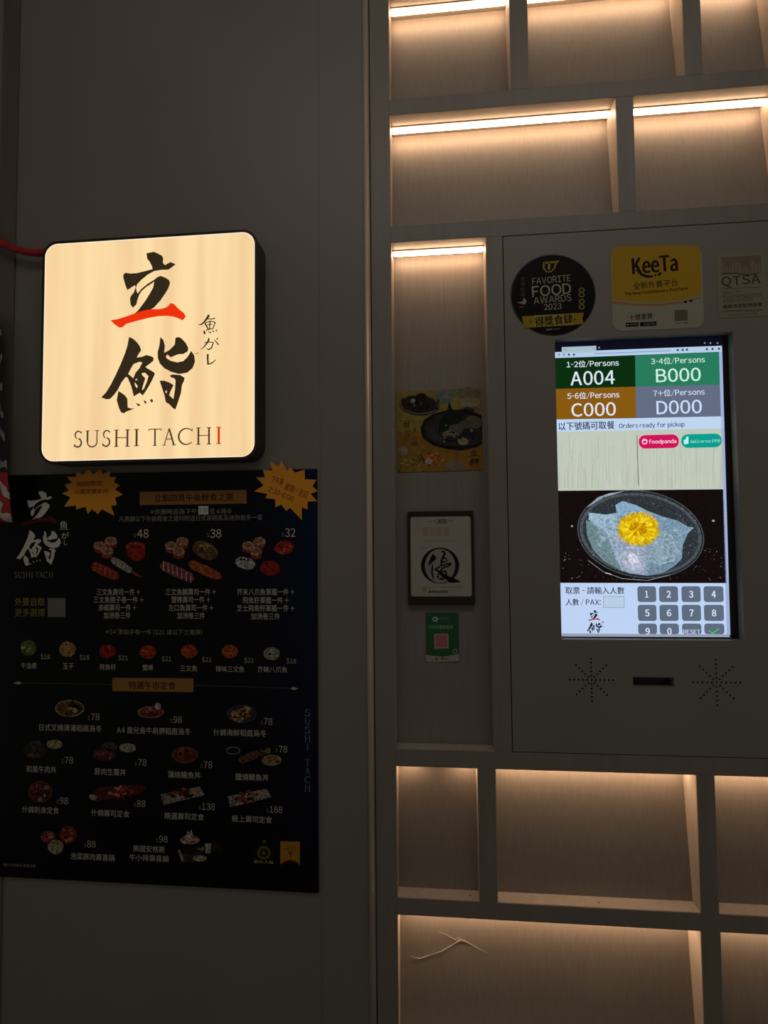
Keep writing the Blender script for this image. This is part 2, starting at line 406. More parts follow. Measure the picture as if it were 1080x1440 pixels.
TK, TN = 0.105, 0.05
def stem(x, y0=0, y1=1, w_=TK, top=True, bot=True):
    o = rib([(x, y0), (x, y1)], w_)
    if top: o += rib([(x - 0.12, y1 - TN / 2), (x + 0.12, y1 - TN / 2)], TN)
    if bot: o += rib([(x - 0.12, y0 + TN / 2), (x + 0.12, y0 + TN / 2)], TN)
    return o
def arc(cx, cy, rx, ry, a0, a1, n, w0, w1):
    pts = [(cx + rx * math.cos(math.radians(a0 + (a1 - a0) * i / n)), cy + ry * math.sin(math.radians(a0 + (a1 - a0) * i / n))) for i in range(n + 1)]
    ws = [w0 + (w1 - w0) * math.sin(math.pi * i / n) for i in range(n + 1)]
    return rib(pts, ws)
def roman(ch):
    if ch == 'I': return stem(0.15)
    if ch == 'H': return stem(0.15) + stem(0.75) + rib([(0.15, 0.53), (0.75, 0.53)], TN)
    if ch == 'U': return stem(0.14, 0.3, 1, bot=False) + arc(0.41, 0.3, 0.27, 0.29, 180, 360, 12, TN * 1.3, TN * 1.6) + stem(0.68, 0.3, 1, TN * 1.3, bot=False)
    if ch == 'T': return stem(0.4, top=False) + rib([(0.02, 0.97), (0.78, 0.97)], TN) + rib([(0.03, 0.99), (0.0, 0.87)], TN) + rib([(0.77, 0.99), (0.8, 0.87)], TN)
    if ch == 'A': return rib([(0.1, 0.02), (0.4, 1)], TN * 1.2) + rib([(0.4, 1), (0.7, 0.02)], TK) + rib([(0.2, 0.38), (0.6, 0.38)], TN) + rib([(0.0, 0.02), (0.2, 0.02)], TN) + rib([(0.6, 0.02), (0.82, 0.02)], TN)
    if ch == 'C': return arc(0.5, 0.5, 0.46, 0.49, 45, 315, 22, TN, TK) + rib([(0.84, 0.98), (0.84, 0.8)], TN)
    if ch == 'S': return arc(0.25, 0.74, 0.2, 0.24, 30, 250, 12, TN, TK * 0.9) + arc(0.22, 0.27, 0.23, 0.26, 80, -150, 14, TK * 0.8, TK) + rib([(0.44, 0.98), (0.44, 0.84)], TN) + rib([(0.01, 0.2), (0.0, 0.02)], TN)
def roman_line(pr, letters, col, layer=None):
    for ch, x0, x1, yc, h, *c in letters: pr.fit(roman(ch), x0, x1, yc, h, c[0] if c else col, layer)

# ================================================================ STRUCTURE
Z = lambda v: CAMH + v
CEIL = 2.8
box('floor', -2.2, 1.6, -2.6, 0.2, -0.05, 0.0, M_floor)['kind'] = 'structure'
box('ceiling', -2.2, 1.6, -2.6, 0.2, CEIL, CEIL + 0.05, M_ceil)['kind'] = 'structure'
XL, XR = -0.0783, 0.5455          # inner faces of the outer uprights
FY = 0.09
# left wall with its panels
wl = empty('wall_left', (-0.6, 0.0, 0.0), kind='structure')
box('panel', -0.7565, -0.2003, 0.0004, 0.05, 0.0, CEIL, M_wall, wl, 0.0004)
box('panel', -0.2003, -0.1242, -0.0006, 0.05, 0.0, CEIL, M_wall, wl, 0.0006)
box('backing', -1.9, -0.1245, 0.05, 0.07, 0.0, CEIL, M_dark, wl)
box('panel', -1.9, -0.789, -0.001, 0.05, 0.0, CEIL, M_wall, wl, 0.001)
# darker upright strip at the far left
t2 = box('dark_strip', -0.7885, -0.7565, -0.003, 0.05, 0.0, CEIL, M_darktaupe, None, 0.001); t2['kind'] = 'structure'
# bronze half round strip between the two walls
bm = bmesh.new(); n = 12; ring = []
for zz in (0.0, CEIL):
    ring.append([bm.verts.new((-0.1185 - 0.0057 * math.cos(math.pi * i / n), -0.0062 * math.sin(math.pi * i / n) , zz)) for i in range(n + 1)] + [bm.verts.new((-0.1128, 0.06, zz)), bm.verts.new((-0.1242, 0.06, zz))])
for i in range(len(ring[0])):
    j = (i + 1) % len(ring[0]); bm.faces.new((ring[0][i], ring[1][i], ring[1][j], ring[0][j]))
bm.faces.new(ring[0]); bm.faces.new(ring[1]); bmesh.ops.recalc_face_normals(bm, faces=bm.faces[:])
for f in bm.faces: f.smooth = len(f.verts) == 4
me = bpy.data.meshes.new('m'); bm.to_mesh(me); bm.free()
t1 = link('trim_1', me, M_bronze); t1['kind'] = 'structure'
# niche wall
wr = empty('wall_right', (0.25, 0.0, 0.0), kind='structure')
BV = 0.0007
def member(name, x0, x1, z0, z1): return box(name, x0, x1, 0.0, FY, Z(z0), Z(z1), M_frame, wr, BV)
member('stile', -0.1112, XL, -CAMH, CEIL - CAMH)
member('stile', XR, 0.5725, -CAMH, CEIL - CAMH)
A_T, A_B, B_T, B_B, C_T, C_B, D_T, D_B, E_T, E_B = 0.937, 0.7473, 0.7198, 0.5267, 0.4983, -0.341, -0.3682, -0.5748, -0.6011, -0.80
member('header_panel', XL, XR, A_T, CEIL - CAMH)
member('rail', XL, XR, B_T, A_B); member('rail', XL, XR, C_T, B_B)
member('rail', XL, XR, D_T, C_B); member('rail', XL, XR, E_T, D_B)
member('base_panel', XL, XR, -CAMH, E_B)
for x0, x1, z0, z1 in ((0.1265, 0.1553, A_B, A_T), (0.4041, 0.4313, A_B, A_T), (0.2949, 0.3217, B_B, B_T), (0.0804, 0.1072, C_B, C_T),
                       (0.0530, 0.0803, D_B, D_T), (0.3860, 0.4119, D_B, D_T), (0.3850, 0.4127, E_B, E_T)):
    member('stile', x0, x1, z0, z1)
box('plain_panel', 0.5725, 1.5, 0.0, FY, 0.0, CEIL, M_wall, wr, 0.001)
box('backing', -0.1112, 1.5, FY, FY + 0.02, 0.0, CEIL, M_dark, wr)
DT, DB = 0.0535, 0.0285
CELLS = {'a1': (XL, 0.1265, A_B, A_T), 'a2': (0.1553, 0.4041, A_B, A_T), 'a3': (0.4313, XR, A_B, A_T),
 'b1': (XL, 0.2949, B_B, B_T), 'b2': (0.3217, XR, B_B, B_T), 'c1': (XL, 0.0804, C_B, C_T),
 'd1': (XL, 0.0530, D_B, D_T), 'd2': (0.0803, 0.3860, D_B, D_T), 'd3': (0.4119, XR, D_B, D_T),
 'e1': (XL, 0.3850, E_B, E_T), 'e2': (0.4127, XR, E_B, E_T)}
def leaning(x0, x1, z0, z1):
    """the back board of a niche leans: deep at the top, shallow at the foot"""
    vs = [(x0, DB, z0), (x1, DB, z0), (x1, DT, z1), (x0, DT, z1), (x0, FY, z0), (x1, FY, z0), (x1, FY, z1), (x0, FY, z1)]
    return mesh(vs, [(0, 1, 2, 3), (5, 4, 7, 6), (4, 0, 3, 7), (1, 5, 6, 2), (3, 2, 6, 7), (4, 5, 1, 0)])
for k, (x0, x1, z0, z1) in CELLS.items():
    link('back_panel', leaning(x0, x1, Z(z0), Z(z1)), M_grain, wr)
# thin facings added in a paler tone to brighten each niche's sides and floor
M_facing = surface('brightened_niche_facing', (0.44, 0.385, 0.33), (0.50, 0.44, 0.375), 0.5, (70, 70, 9), 0.08)
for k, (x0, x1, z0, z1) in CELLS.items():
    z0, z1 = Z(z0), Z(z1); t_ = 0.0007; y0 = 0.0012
    box('brightened_facing', x0, x0 + t_, y0, DT, z0, z1, M_facing, wr); box('brightened_facing', x1 - t_, x1, y0, DT, z0, z1, M_facing, wr)
    box('brightened_facing', x0 + t_, x1 - t_, y0, DB + 0.004, z0, z0 + t_, M_facing, wr)
# LED channels
WHERE = {'a1': 'in the first niche of the top row, beside the bronze strip', 'a2': 'in the second niche of the top row',
 'a3': 'in the last niche of the top row, at the right edge', 'b1': 'in the wide second-row niche above the tall narrow one',
 'b2': 'in the second-row niche above the yellow sticker', 'c1': 'at the top of the tall narrow niche',
 'd2': 'in the wide niche right under the ticket screen panel', 'd3': 'in the niche at the right edge, under the screen panel',
 'e1': 'in the wide bottom niche with the cobweb thread', 'e2': 'in the bottom niche at the right edge'}
def led(x0, x1, zt, label, gap=0.0):
    t = empty('led_strip', ((x0 + x1) / 2, 0.036, zt), label, 'light', 'warm strip lights of the niche wall')
    box('channel', x0 + 0.0015, x1 - 0.0015, 0.0275, 0.0405, zt - 0.0015, zt, M_alu, t)
    if gap:
        xs = ((x0 + 0.003, x0 + (x1 - x0) * (0.5 - gap)), (x0 + (x1 - x0) * (0.5 + gap), x1 - 0.003))
    else: xs = ((x0 + 0.003, x1 - 0.003),)
    for a, b in xs: box('diffuser', a, b, 0.0295, 0.0385, zt - 0.0062, zt - 0.0015, M_led, t, 0.001)
for k, wh in WHERE.items():
    x0, x1, z0, z1 = CELLS[k]; led(x0, x1, Z(z1), 'warm white LED strip ' + wh)
x0, x1, z0, z1 = CELLS['d1']; led(x0, x1, Z(z1), 'warm LED strip with a dark middle, in the small niche below the tall one', gap=0.2)

# ================================================================ LIT SIGN
SD = 0.045
bs = Board(-SD)
xa = bs.uv(57.4, 490)[0]; xb = bs.uv(361.5, 490)[0]; zt = bs.uv(210, 331)[1]; zb = bs.uv(210, 649)[1]
sg = empty('light_box_sign', ((xa + xb) / 2, -0.02, zb), 'lit cream square lightbox sign with rounded corners and black brush characters, above the menu board', 'sign')
R0 = 0.026
outer = rrect(xa, xb, zb, zt, R0); inner = rrect(xa + 0.0042, xb - 0.0042, zb + 0.0042, zt - 0.0042, R0 - 0.004)
plate('housing', [outer, inner], -SD, -0.0005, M_housing, sg)
rim = rrect(xa + 0.0052, xb - 0.0052, zb + 0.0052, zt - 0.0052, R0 - 0.0050)
plate('glowing_edge', [inner, rim], -SD + 0.001, -SD + 0.006, M_edge, sg)
plate('lit_face', [rim], -SD + 0.001, -SD + 0.006, M_face, sg)
bf = Board(-SD + 0.001)
INK, RED = (48, 38, 22), (238, 48, 8)
pr = Print(bf); pr.fit([LI] , 173, 246.7, 397.8, 87, INK); pr.n = 2
pr.fit(SUSHI_BRUSH, 142.2, 273.6, 526.3, 107.8, INK)
pr.build('brush_characters', M_lit, sg)
pr = Print(bf); pr.n = 3; pr.fit([LI_RED], 155.3, 261, 443.5, 31, RED); r_ = pr.build('red_stroke', M_lit, sg)
pr = Print(bf)
for l_, w_ in (([(345,185),(300,260),(230,350),(180,380),(125,382)],[3.4,2.8,2.2,1.8,.5]), ([(290,258),(400,272),(470,248)],[1.6,1.3,1.6]), ([(262,352),(300,420),(330,480)],[2.2,2,1.6]),
        ([(270,345),(370,312),(468,332),(425,462)],[1.3,1.4,2.2,1.3]), ([(365,320),(355,470)],1.5), ([(310,388),(405,374)],1.3), ([(280,502),(350,475),(432,460)],[1.2,1.5,1.2]), ([(238,508),(266,572)],[2.2,3]), ([(335,522),(385,548)],[1,2.2]), ([(422,502),(442,532)],1.7), ([(482,498),(514,508)],[2.6,1]),
        ([(250,748),(350,735),(432,740),(398,850),(340,888),(288,862)],[1.2,1.5,2,1.8,2,.6]), ([(335,648),(345,680),(300,760),(240,840),(168,888)],[1.2,2.4,2,1.5,.5]), ([(452,692),(500,740),(537,792)],[1,1.5,2]), ([(498,682),(534,652)],[1.6,1.2]),
        ([(320,975),(318,1080),(326,1184),(400,1162),(488,1090)],[2.6,2.4,3,1.8,.8]), ([(50,978),(132,955)],[.3,1])):
    pr.line([(270 + a / 14.4, 430 + b_ / 14.4) for a, b_ in l_], w_, INK)
pr.build('small_characters', M_lit, sg)
pr = Print(bf); c0 = (78, 60, 38)
L_ = [('S', 42, 97), ('U', 118, 208), ('S', 230, 283), ('H', 308, 410), ('I', 440, 472), ('T', 533, 622), ('A', 628, 715), ('C', 728, 825), ('H', 850, 948), ('I', 982, 1015)]
roman_line(pr, [(ch, 95 + a / 4.696, 95 + b / 4.696, 590 + (130 - (a - 42) / 973 * 26) / 4.696, 24.2) + (((215, 50, 10),) if i == 9 else ()) for i, (ch, a, b) in enumerate(L_)], c0)
pr.build('roman_lettering', M_lit, sg)

# ================================================================ MENU BOARD
bmn = Board(-0.004)
xr_ = bmn.uv(446.8, 950)[0]; xl_ = xr_ - 0.575
zt_ = bmn.uv(300, 662.3)[1]; zb_ = bmn.uv(300, 1248.5)[1]
mb = empty('menu_board', ((xl_ + xr_) / 2, 0.0, zb_), 'large dark navy menu poster board with rows of priced dishes, below the lit sign', 'menu')
box('board', xl_, xr_, -0.004, -0.0002, zb_, zt_, M_black, mb, 0.0004)
pr = Print(bmn)
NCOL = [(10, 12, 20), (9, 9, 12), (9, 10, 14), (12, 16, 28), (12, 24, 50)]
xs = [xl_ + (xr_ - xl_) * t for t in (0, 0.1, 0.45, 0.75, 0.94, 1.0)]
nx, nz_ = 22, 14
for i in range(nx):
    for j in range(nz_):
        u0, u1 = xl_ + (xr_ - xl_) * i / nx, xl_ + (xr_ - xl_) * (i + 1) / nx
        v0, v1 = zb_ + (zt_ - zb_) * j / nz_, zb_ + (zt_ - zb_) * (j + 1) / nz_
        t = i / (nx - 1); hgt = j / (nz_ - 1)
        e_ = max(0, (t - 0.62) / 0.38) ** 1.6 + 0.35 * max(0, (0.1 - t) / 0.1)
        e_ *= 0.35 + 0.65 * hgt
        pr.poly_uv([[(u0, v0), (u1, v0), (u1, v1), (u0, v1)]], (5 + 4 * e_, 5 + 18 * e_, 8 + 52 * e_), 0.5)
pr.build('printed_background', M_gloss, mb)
WH, GO, DIM = (225, 222, 210), (205, 170, 95), (150, 145, 130)
pr = Print(bmn); pr.n = 2
logo(pr, 23.3, 690.5, 85.6, 795.5, WH, (95, 22, 34))
pr.text('魚', 84, 95.5, 739, 13, WH); pr.text('が', 86, 97, 753, 9, WH); pr.text('し', 90, 95, 763, 7, WH)
roman_line(pr, [(ch, 20.5 + a * 0.0595, 20.5 + b * 0.0595, 808.5, 8.5) for ch, a, b in [(c, a - 42, b - 42) for c, a, b in L_[:-1]]], DIM)
pr.build('brush_emblem', M_gloss, mb)
pr = Print(bmn); pr.n = 2
pr.poly([(196.6, 691.7), (346.8, 688.8), (346.8, 708), (196.6, 710.4)], (150, 105, 52))
pr.build('gold_title_bar', M_gloss, mb); pr = Print(bmn); pr.n = 2
pr.poly([(158, 953.2), (272, 954), (272, 973.3), (158, 971.8)], (158, 112, 58))
pr.build('gold_title_bar', M_gloss, mb)

pr = Print(bmn); pr.n = 3
DK = (32, 18, 8)
pr.text('立鮨四貫午後輕食之選', 217, 327.5, 699.7, 10.5, DK, bold=0.012); pr.text('特選午市定食', 181, 247, 963.8, 11, DK, bold=0.012)
pr.text('外賣自取', 21, 63, 846.3, 11.5, (150, 125, 62), bold=0.01); pr.text('更多選擇', 21, 63, 861.3, 11.5, (130, 122, 55), bold=0.01)
pr.rect(67, 841, 92, 867.5, (120, 117, 113), 2)
pr.text('*供應時段為下午', 211, 277, 719.5, 8, DIM); pr.rect(279, 711.6, 293, 723.4, (215, 215, 210), 2); pr.text('2:30', 280.5, 291.5, 717.5, 6, (40, 36, 30), 3)
pr.text('至４時半', 295, 326, 719, 8, DIM)
pr.text('凡惠顧以下午後輕食之選均附送日式茶碗蒸及迷你烏冬一客', 166, 368, 728.6, 8, DIM)
for p_, x0, x1, yc in (('48', 193, 208.8, 750.3), ('38', 295.7, 311.2, 750.2), ('32', 401, 415.3, 749)):
    pr.text(p_, x0, x1, yc, 12, (232, 220, 190)); pr.text('$', x0 - 5, x0 - 1.5, yc + 2.5, 7, DIM)
for t, x0, x1, yc in (('三文魚壽司一件 +', 135.8, 197, 832.5), ('三文魚親子卷一件 +', 131.5, 201.8, 843.3), ('赤蝦壽司一件 +', 138.7, 191.8, 854.4), ('加洲卷三件', 145.8, 183.7, 865.3),
  ('三文魚腩壽司一件 +', 232.8, 303.7, 832.3), ('蟹棒壽司一件 +', 241, 295.7, 843.2), ('左口魚壽司一件 +', 237, 300, 854.7), ('加洲卷三件', 249, 288, 865.8),
  ('芥末八爪魚軍艦一件 +', 333.3, 414, 832.3), ('飛魚籽軍艦一件 +', 341, 406, 844), ('芝士飛魚籽軍艦一件 +', 333, 414, 855.2), ('加洲卷三件', 353, 393.5, 866.7)):
    pr.text(t, x0, x1, yc, 9.3, (205, 200, 185))
pr.text('*$4 添加手卷一件 ($21 或以下之選擇)', 148, 284, 888.8, 8, DIM)
for (t, xc, yc, wd), (p_, px_, py_) in zip((('牛油果', 40.7, 936, 22), ('玉子', 96, 937, 15), ('飛魚籽', 151.5, 938, 23), ('蟹棒', 208, 938.8, 15), ('三文魚', 265.5, 939.8, 24), ('辣味三文魚', 323.5, 940.8, 40), ('芥辣八爪魚', 383, 941.5, 42)),
        (('18', 64.5, 923.5), ('18', 119.5, 924.5), ('21', 174, 925), ('21', 235, 926.5), ('21', 291.5, 927.6), ('21', 351, 928.5), ('18', 410.5, 929.5))):
    pr.text(t, xc - wd / 2, xc + wd / 2, yc, 8.5, (200, 195, 180)); pr.text('$' + p_, px_ - 7.5, px_ + 6, py_, 8.5, (190, 182, 160))
for t, x0, x1, yc in (('日式叉燒清湯稻庭烏冬', 55, 143, 1023.6), ('A4 鹿兒島牛肩胛稻庭烏冬', 164, 268, 1027.6), ('什錦海鮮稻庭烏冬', 300, 374.5, 1030.5),
  ('和風牛肉丼', 37, 79, 1081.8), ('豚肉生薑丼', 133, 177, 1085.4), ('蒲燒鰻魚丼', 236, 282, 1089.6), ('鹽燒鯖魚丼', 331, 377.5, 1092.8),
  ('什錦刺身定食', 31, 83, 1139), ('什錦壽司定食', 128, 182, 1143.7), ('精選壽司定食', 231, 287, 1148), ('極上壽司定食', 326, 382.5, 1152),
  ('泡菜豚肉壽喜鍋', 99, 161, 1205), ('美國安格斯', 187, 232, 1193.8), ('牛小排壽喜鍋', 182, 237, 1206.6)):
    pr.text(t, x0, x1, yc, 9.6, (200, 196, 182))
for p_, xc, yc in (('78', 134, 1008), ('98', 250, 1012), ('78', 377, 1014.5), ('78', 97, 1069), ('78', 200, 1072.3), ('78', 292.5, 1075.5), ('78', 398, 1053.5),
  ('98', 90, 1126), ('88', 198.5, 1130), ('138', 293, 1134.3), ('188', 388, 1138.3), ('88', 128.5, 1187), ('98', 230, 1180)):
    hw = 6 if len(p_) == 2 else 9
    pr.text(p_, xc - hw, xc + hw, yc, 9.5, (195, 188, 165)); pr.text('$', xc - hw - 4.5, xc - hw - 1.5, yc + 1.5, 6.5, DIM)
pr.text('圖片只供參考 數量有限', 5, 50, 1217, 4.5, DIM)
Lv = 'SUSHI TACHI'; yy = 997.0
for i, ch in enumerate(Lv):
    if ch != ' ' and i < 10: pr.fit(roman(ch), 428.5 if ch != 'I' else 431.2, 436.5 if ch != 'I' else 433.8, yy + 5.3, 9.8, (125, 135, 150))
    yy += 12.1 if ch != ' ' else 9.5
pr.text('高分人氣', 357, 385, 1212, 4.5, (190, 180, 130))
pr.build('printed_lettering', M_gloss, mb)
pr = Print(bmn); pr.n = 2
pr.poly([(22, 960), (158, 962), (158, 962.8), (22, 960.8)], (90, 80, 50)); pr.poly([(19, 960.5), (26, 958.6), (32, 960.6), (26, 962.3)], (215, 215, 215)); pr.build('divider_line', M_gloss, mb); pr = Print(bmn); pr.n = 2
pr.poly([(272, 963.2), (418, 967.6), (418, 968.4), (272, 964)], (90, 80, 50))
pr.poly([(407, 968), (413, 966), (420, 968.3), (413, 970.2)], (215, 205, 170))
pr.build('divider_line', M_gloss, mb)
# dishes
def dish(pr, cx, cy, rx, ry, pal, n=10, base=None, rot=0, rim=None):
    if rim: pr.ell(cx, cy, rx, ry, rim, 2, 22, rot)
    if base: pr.ell(cx, cy, rx * (0.9 if rim else 1), ry * (0.88 if rim else 1), base, 3, 22, rot, 0.0 if rim else 0.05)
    ca, sa = math.cos(math.radians(rot)), math.sin(math.radians(rot))
    for i in range(n):
        a = random.uniform(0, 6.28); q = math.sqrt(random.random()) * 0.72
        x, y = q * rx * math.cos(a), q * ry * math.sin(a)
        pr.ell(cx + x * ca - y * sa, cy + x * sa + y * ca, rx * random.uniform(0.12, 0.3), ry * random.uniform(0.15, 0.32), random.choice(pal), 4 + (i % 4), 8, random.uniform(-60, 60), 0.12)
pr = Print(bmn)
def done():
    global pr
    pr.build('dish_picture', M_food, mb); pr = Print(bmn)
SAL, WHT, REDS = [(205, 90, 55), (225, 120, 80), (180, 60, 40)], [(215, 200, 180), (190, 170, 150)], [(190, 40, 25), (215, 70, 40), (150, 25, 18)]
for ox, oy in ((0, 0), (100.5, 0.5), (209, 0.3)):
    for dx, dy in ((140, 768), (156, 762), (151, 776)):
        x, y = ox + dx, oy + dy
        pr.poly([(x - 8.5, y - 1), (x + 8.5, y - 1), (x + 7, y + 8), (x, y + 10), (x - 7.5, y + 7.5)], (175, 62, 40), 2); pr.ell(x, y - 1, 8.7, 6.2, (205, 160, 125), 3, 14, 0, 0.05)
        pr.ell(x - 1, y - 1.5, 5.2, 3.6, (190, 120, 85), 4, 10, 0, 0.1)
    done()
pr.poly([(177, 768), (204, 768), (204, 783), (198, 788), (188, 789), (180, 782)], (178, 45, 28), 2); pr.ell(190.5, 768, 13.5, 6, (210, 70, 45), 3, 18); pr.ell(190.5, 769, 10, 4, (150, 35, 22), 4, 14); done()
def nigiri(x0, y0, x1, y1, wd, c, c2, stripes=5):
    dx, dy = x1 - x0, y1 - y0; l = math.hypot(dx, dy); nx_, ny_ = -dy / l * wd / 2, dx / l * wd / 2
    pts = [(x0 + dx * t + nx_ * k, y0 + dy * t + ny_ * k) for t, k in ((0, -.5), (.1, -.95), (.5, -1.1), (.9, -.8), (1, -.2), (1, .3), (.85, .95), (.45, 1.05), (.1, .9), (0, .4))]
    pr.poly(pts, c, 3)
    for i in range(stripes):
        t = (i + 0.7) / (stripes + 0.4); pr.line([(x0 + dx * (t - .06) + nx_ * -.8, y0 + dy * (t - .06) + ny_ * -.8), (x0 + dx * (t + .05) + nx_ * .8, y0 + dy * (t + .05) + ny_ * .8)], 1.6, c2, 4)
nigiri(129, 795, 167, 812, 14, (185, 62, 38), (215, 120, 85)); done(); nigiri(157, 786, 186, 804, 10, (200, 190, 180), (165, 140, 125), 3); pr.poly([(184, 801), (202, 812), (190, 810)], (170, 80, 50), 3); done()
nigiri(226, 794, 273, 815, 15, (160, 75, 80), (225, 200, 195), 7); done(); nigiri(266, 792, 311, 812, 13, (205, 100, 50), (170, 70, 35), 3); done()
dish(pr, 289, 774, 19, 12, [(170, 140, 85), (120, 85, 45), (200, 175, 120)], 16, (125, 95, 50), 25); done()
dish(pr, 399.5, 770, 14, 9.5, [(215, 70, 45), (235, 110, 80), (180, 40, 28)], 14, (190, 48, 30), -8); done()
dish(pr, 345, 792, 14.5, 8.5, [(225, 222, 210), (190, 190, 180), (30, 30, 34)], 14, (200, 198, 188), 12); done()
dish(pr, 380, 799, 14, 10.5, [(190, 40, 30), (175, 32, 25)], 10, (178, 34, 26), 10); done()
for x, y, pal, base in ((40, 911, [(120, 140, 50), (190, 190, 110), (60, 80, 25)], (105, 125, 45)), (95, 913, [(205, 165, 95), (180, 135, 75)], (190, 150, 90)), (151, 916, REDS, (175, 32, 22)), (208, 917, [(200, 60, 35), (215, 110, 60), (170, 40, 25)], (190, 60, 32)),
        (266, 916, [(215, 90, 40), (190, 65, 30)], (200, 78, 35)), (323.5, 916, [(215, 110, 40), (200, 70, 30), (225, 140, 60)], (200, 85, 32)), (382, 919, [(190, 188, 175), (140, 138, 125), (220, 218, 205)], (160, 156, 140))):
    dish(pr, x, y, 11.5, 11 if y < 914 else 9.5, pal, 9, base); done()
dish(pr, 98, 996, 20.5, 12, [(150, 95, 50), (200, 170, 110), (40, 30, 25), (120, 60, 40)], 16, (110, 75, 45), 0, (185, 170, 135)); done()
dish(pr, 212, 1001.5, 18.5, 8.5, [(175, 50, 50), (205, 130, 125), (140, 30, 35)], 14, (150, 55, 55), 0, (190, 150, 140)); pr.ell(222, 993, 4.5, 5, (205, 200, 195), 7, 10, 0, .1); done()
dish(pr, 340, 1004, 21, 13, [(190, 90, 50), (210, 150, 110), (90, 100, 60), (180, 170, 90)], 16, (80, 50, 38), 0, (55, 80, 100)); done()
dish(pr, 49, 1056, 17, 10, [(80, 55, 40), (60, 42, 34), (110, 85, 60)], 14, (45, 33, 28), 0, (60, 50, 46)); pr.ell(50, 1046, 9, 4.5, (75, 68, 70), 6); done(); pr.ell(77, 1046.5, 11.5, 6.5, (175, 168, 130), 3, 16, 0, .05); done()
dish(pr, 147, 1061, 16, 9, [(170, 80, 65), (120, 60, 45), (90, 45, 35)], 12, (90, 50, 40)); pr.ell(154, 1050, 12, 7, (75, 72, 74), 3, 14, 0, .05); done(); pr.ell(179.5, 1051.5, 12, 6.5, (180, 176, 150), 3, 16, 0, .05); done()
dish(pr, 260, 1061.5, 18.5, 11.5, [(140, 55, 30), (165, 80, 50), (110, 40, 22)], 14, (110, 40, 25), 0, (150, 80, 65)); done()
pr.ell(328, 1055.5, 10, 5.5, (150, 148, 140), 2); pr.ell(328, 1055.5, 8.5, 4.3, (14, 13, 15), 3); done()
nigiri(336, 1070, 373, 1056, 10, (120, 85, 65), (60, 38, 30), 5); pr.ell(377, 1056, 4, 4.5, (140, 140, 55), 5, 10, 0, .1); done()
dish(pr, 382, 1069, 14, 7.5, [(160, 90, 50), (190, 150, 90)], 8, (170, 140, 90), 0, (195, 180, 125)); done()
dish(pr, 57, 1113.5, 17, 15, [(150, 60, 50), (190, 130, 110), (110, 25, 22), (60, 20, 18)], 18, (100, 35, 30), 0, (120, 60, 52)); done()
pr.poly([(126, 1119), (140, 1107), (200, 1103), (206, 1108), (196, 1117), (132, 1127)], (110, 38, 30), 2)
dish(pr, 163, 1114.5, 30, 9, [(180, 60, 45), (205, 140, 115), (140, 35, 28)], 20, None, -6); pr.ell(131, 1121, 6, 4, (190, 180, 140), 8, 10, 15); done()
for x, y in ((0, 0), (94, 3)):
    pr.poly([(226 + x, 1117 + y), (281 + x, 1106 + y), (288 + x, 1118 + y), (230 + x, 1132 + y)], (165, 158, 150), 2)
    dish(pr, 257 + x, 1116 + y, 26, 8.5, [(150, 60, 40), (205, 160, 130), (60, 30, 25), (190, 90, 60), (110, 40, 30)], 20, None, -11); done()
dish(pr, 68, 1177, 10.5, 8.5, [(185, 105, 95), (150, 70, 65), (205, 140, 125)], 12, (150, 85, 75)); done(); pr.ell(78.5, 1191, 11, 10.5, (180, 168, 125), 6, 20, 0, .03); done()
dish(pr, 96, 1174, 12, 13, [(185, 60, 40), (205, 130, 90), (120, 110, 55), (150, 40, 30)], 16, (130, 65, 42)); done()
dish(pr, 267, 1181, 14, 6.5, [(205, 150, 140), (220, 190, 180)], 12, (185, 130, 120)); pr.poly([(260, 1181), (264, 1168), (267, 1172), (269, 1166), (273, 1180)], (215, 195, 185), 8); done()
pr.poly([(250, 1194), (282, 1190), (287, 1205), (272, 1212), (258, 1212)], (70, 58, 50), 2); pr.ell(266, 1196, 15, 5, (40, 34, 30), 3); pr.poly([(250, 1196), (253, 1195), (260, 1211), (256, 1212)], (180, 170, 150), 5)
pr.poly([(288, 1186), (297, 1186), (296, 1200), (289, 1200)], (190, 180, 160), 5); pr.ell(281, 1207, 10, 4.3, (185, 170, 140), 6); dish(pr, 283, 1194, 7, 5, [(200, 190, 160), (170, 150, 120)], 6); done()
pr.ell(301, 1190, 4, 8, (60, 48, 40), 4); pr.ell(309, 1192, 4, 9, (40, 30, 26), 4)
if pr.f: done()
pr = Print(bmn); pr.n = 2
pr.poly([(357, 1202), (361, 1190), (371, 1184), (381, 1190), (385, 1203), (383, 1215), (359, 1215)], (28, 26, 18)); pr.ell(371, 1199, 9.5, 9.5, (100, 92, 50), 3); pr.ell(371, 1199, 6.5, 6.5, (50, 46, 26), 4)
pr.text('A', 369, 373, 1199, 5, (160, 150, 80), 5); pr.ell(371.5, 1183, 3, 2, (100, 95, 60), 3)
pr.poly([(394.3, 1183), (421.6, 1183.5), (421.6, 1216), (408, 1210), (394.3, 1215.5)], (180, 130, 30)); pr.text('2023', 401, 415, 1192, 5, (70, 40, 10), 3); pr.text('Y', 405.5, 411.5, 1201, 9, (70, 40, 10), 3, bold=.02)
pr.poly([(396, 1213.5), (402, 1210), (408, 1209), (414, 1210), (420, 1213.5), (420, 1215), (408, 1211.5), (396, 1215)], (100, 20, 15), 3)
pr.build('award_badges', M_gloss, mb)

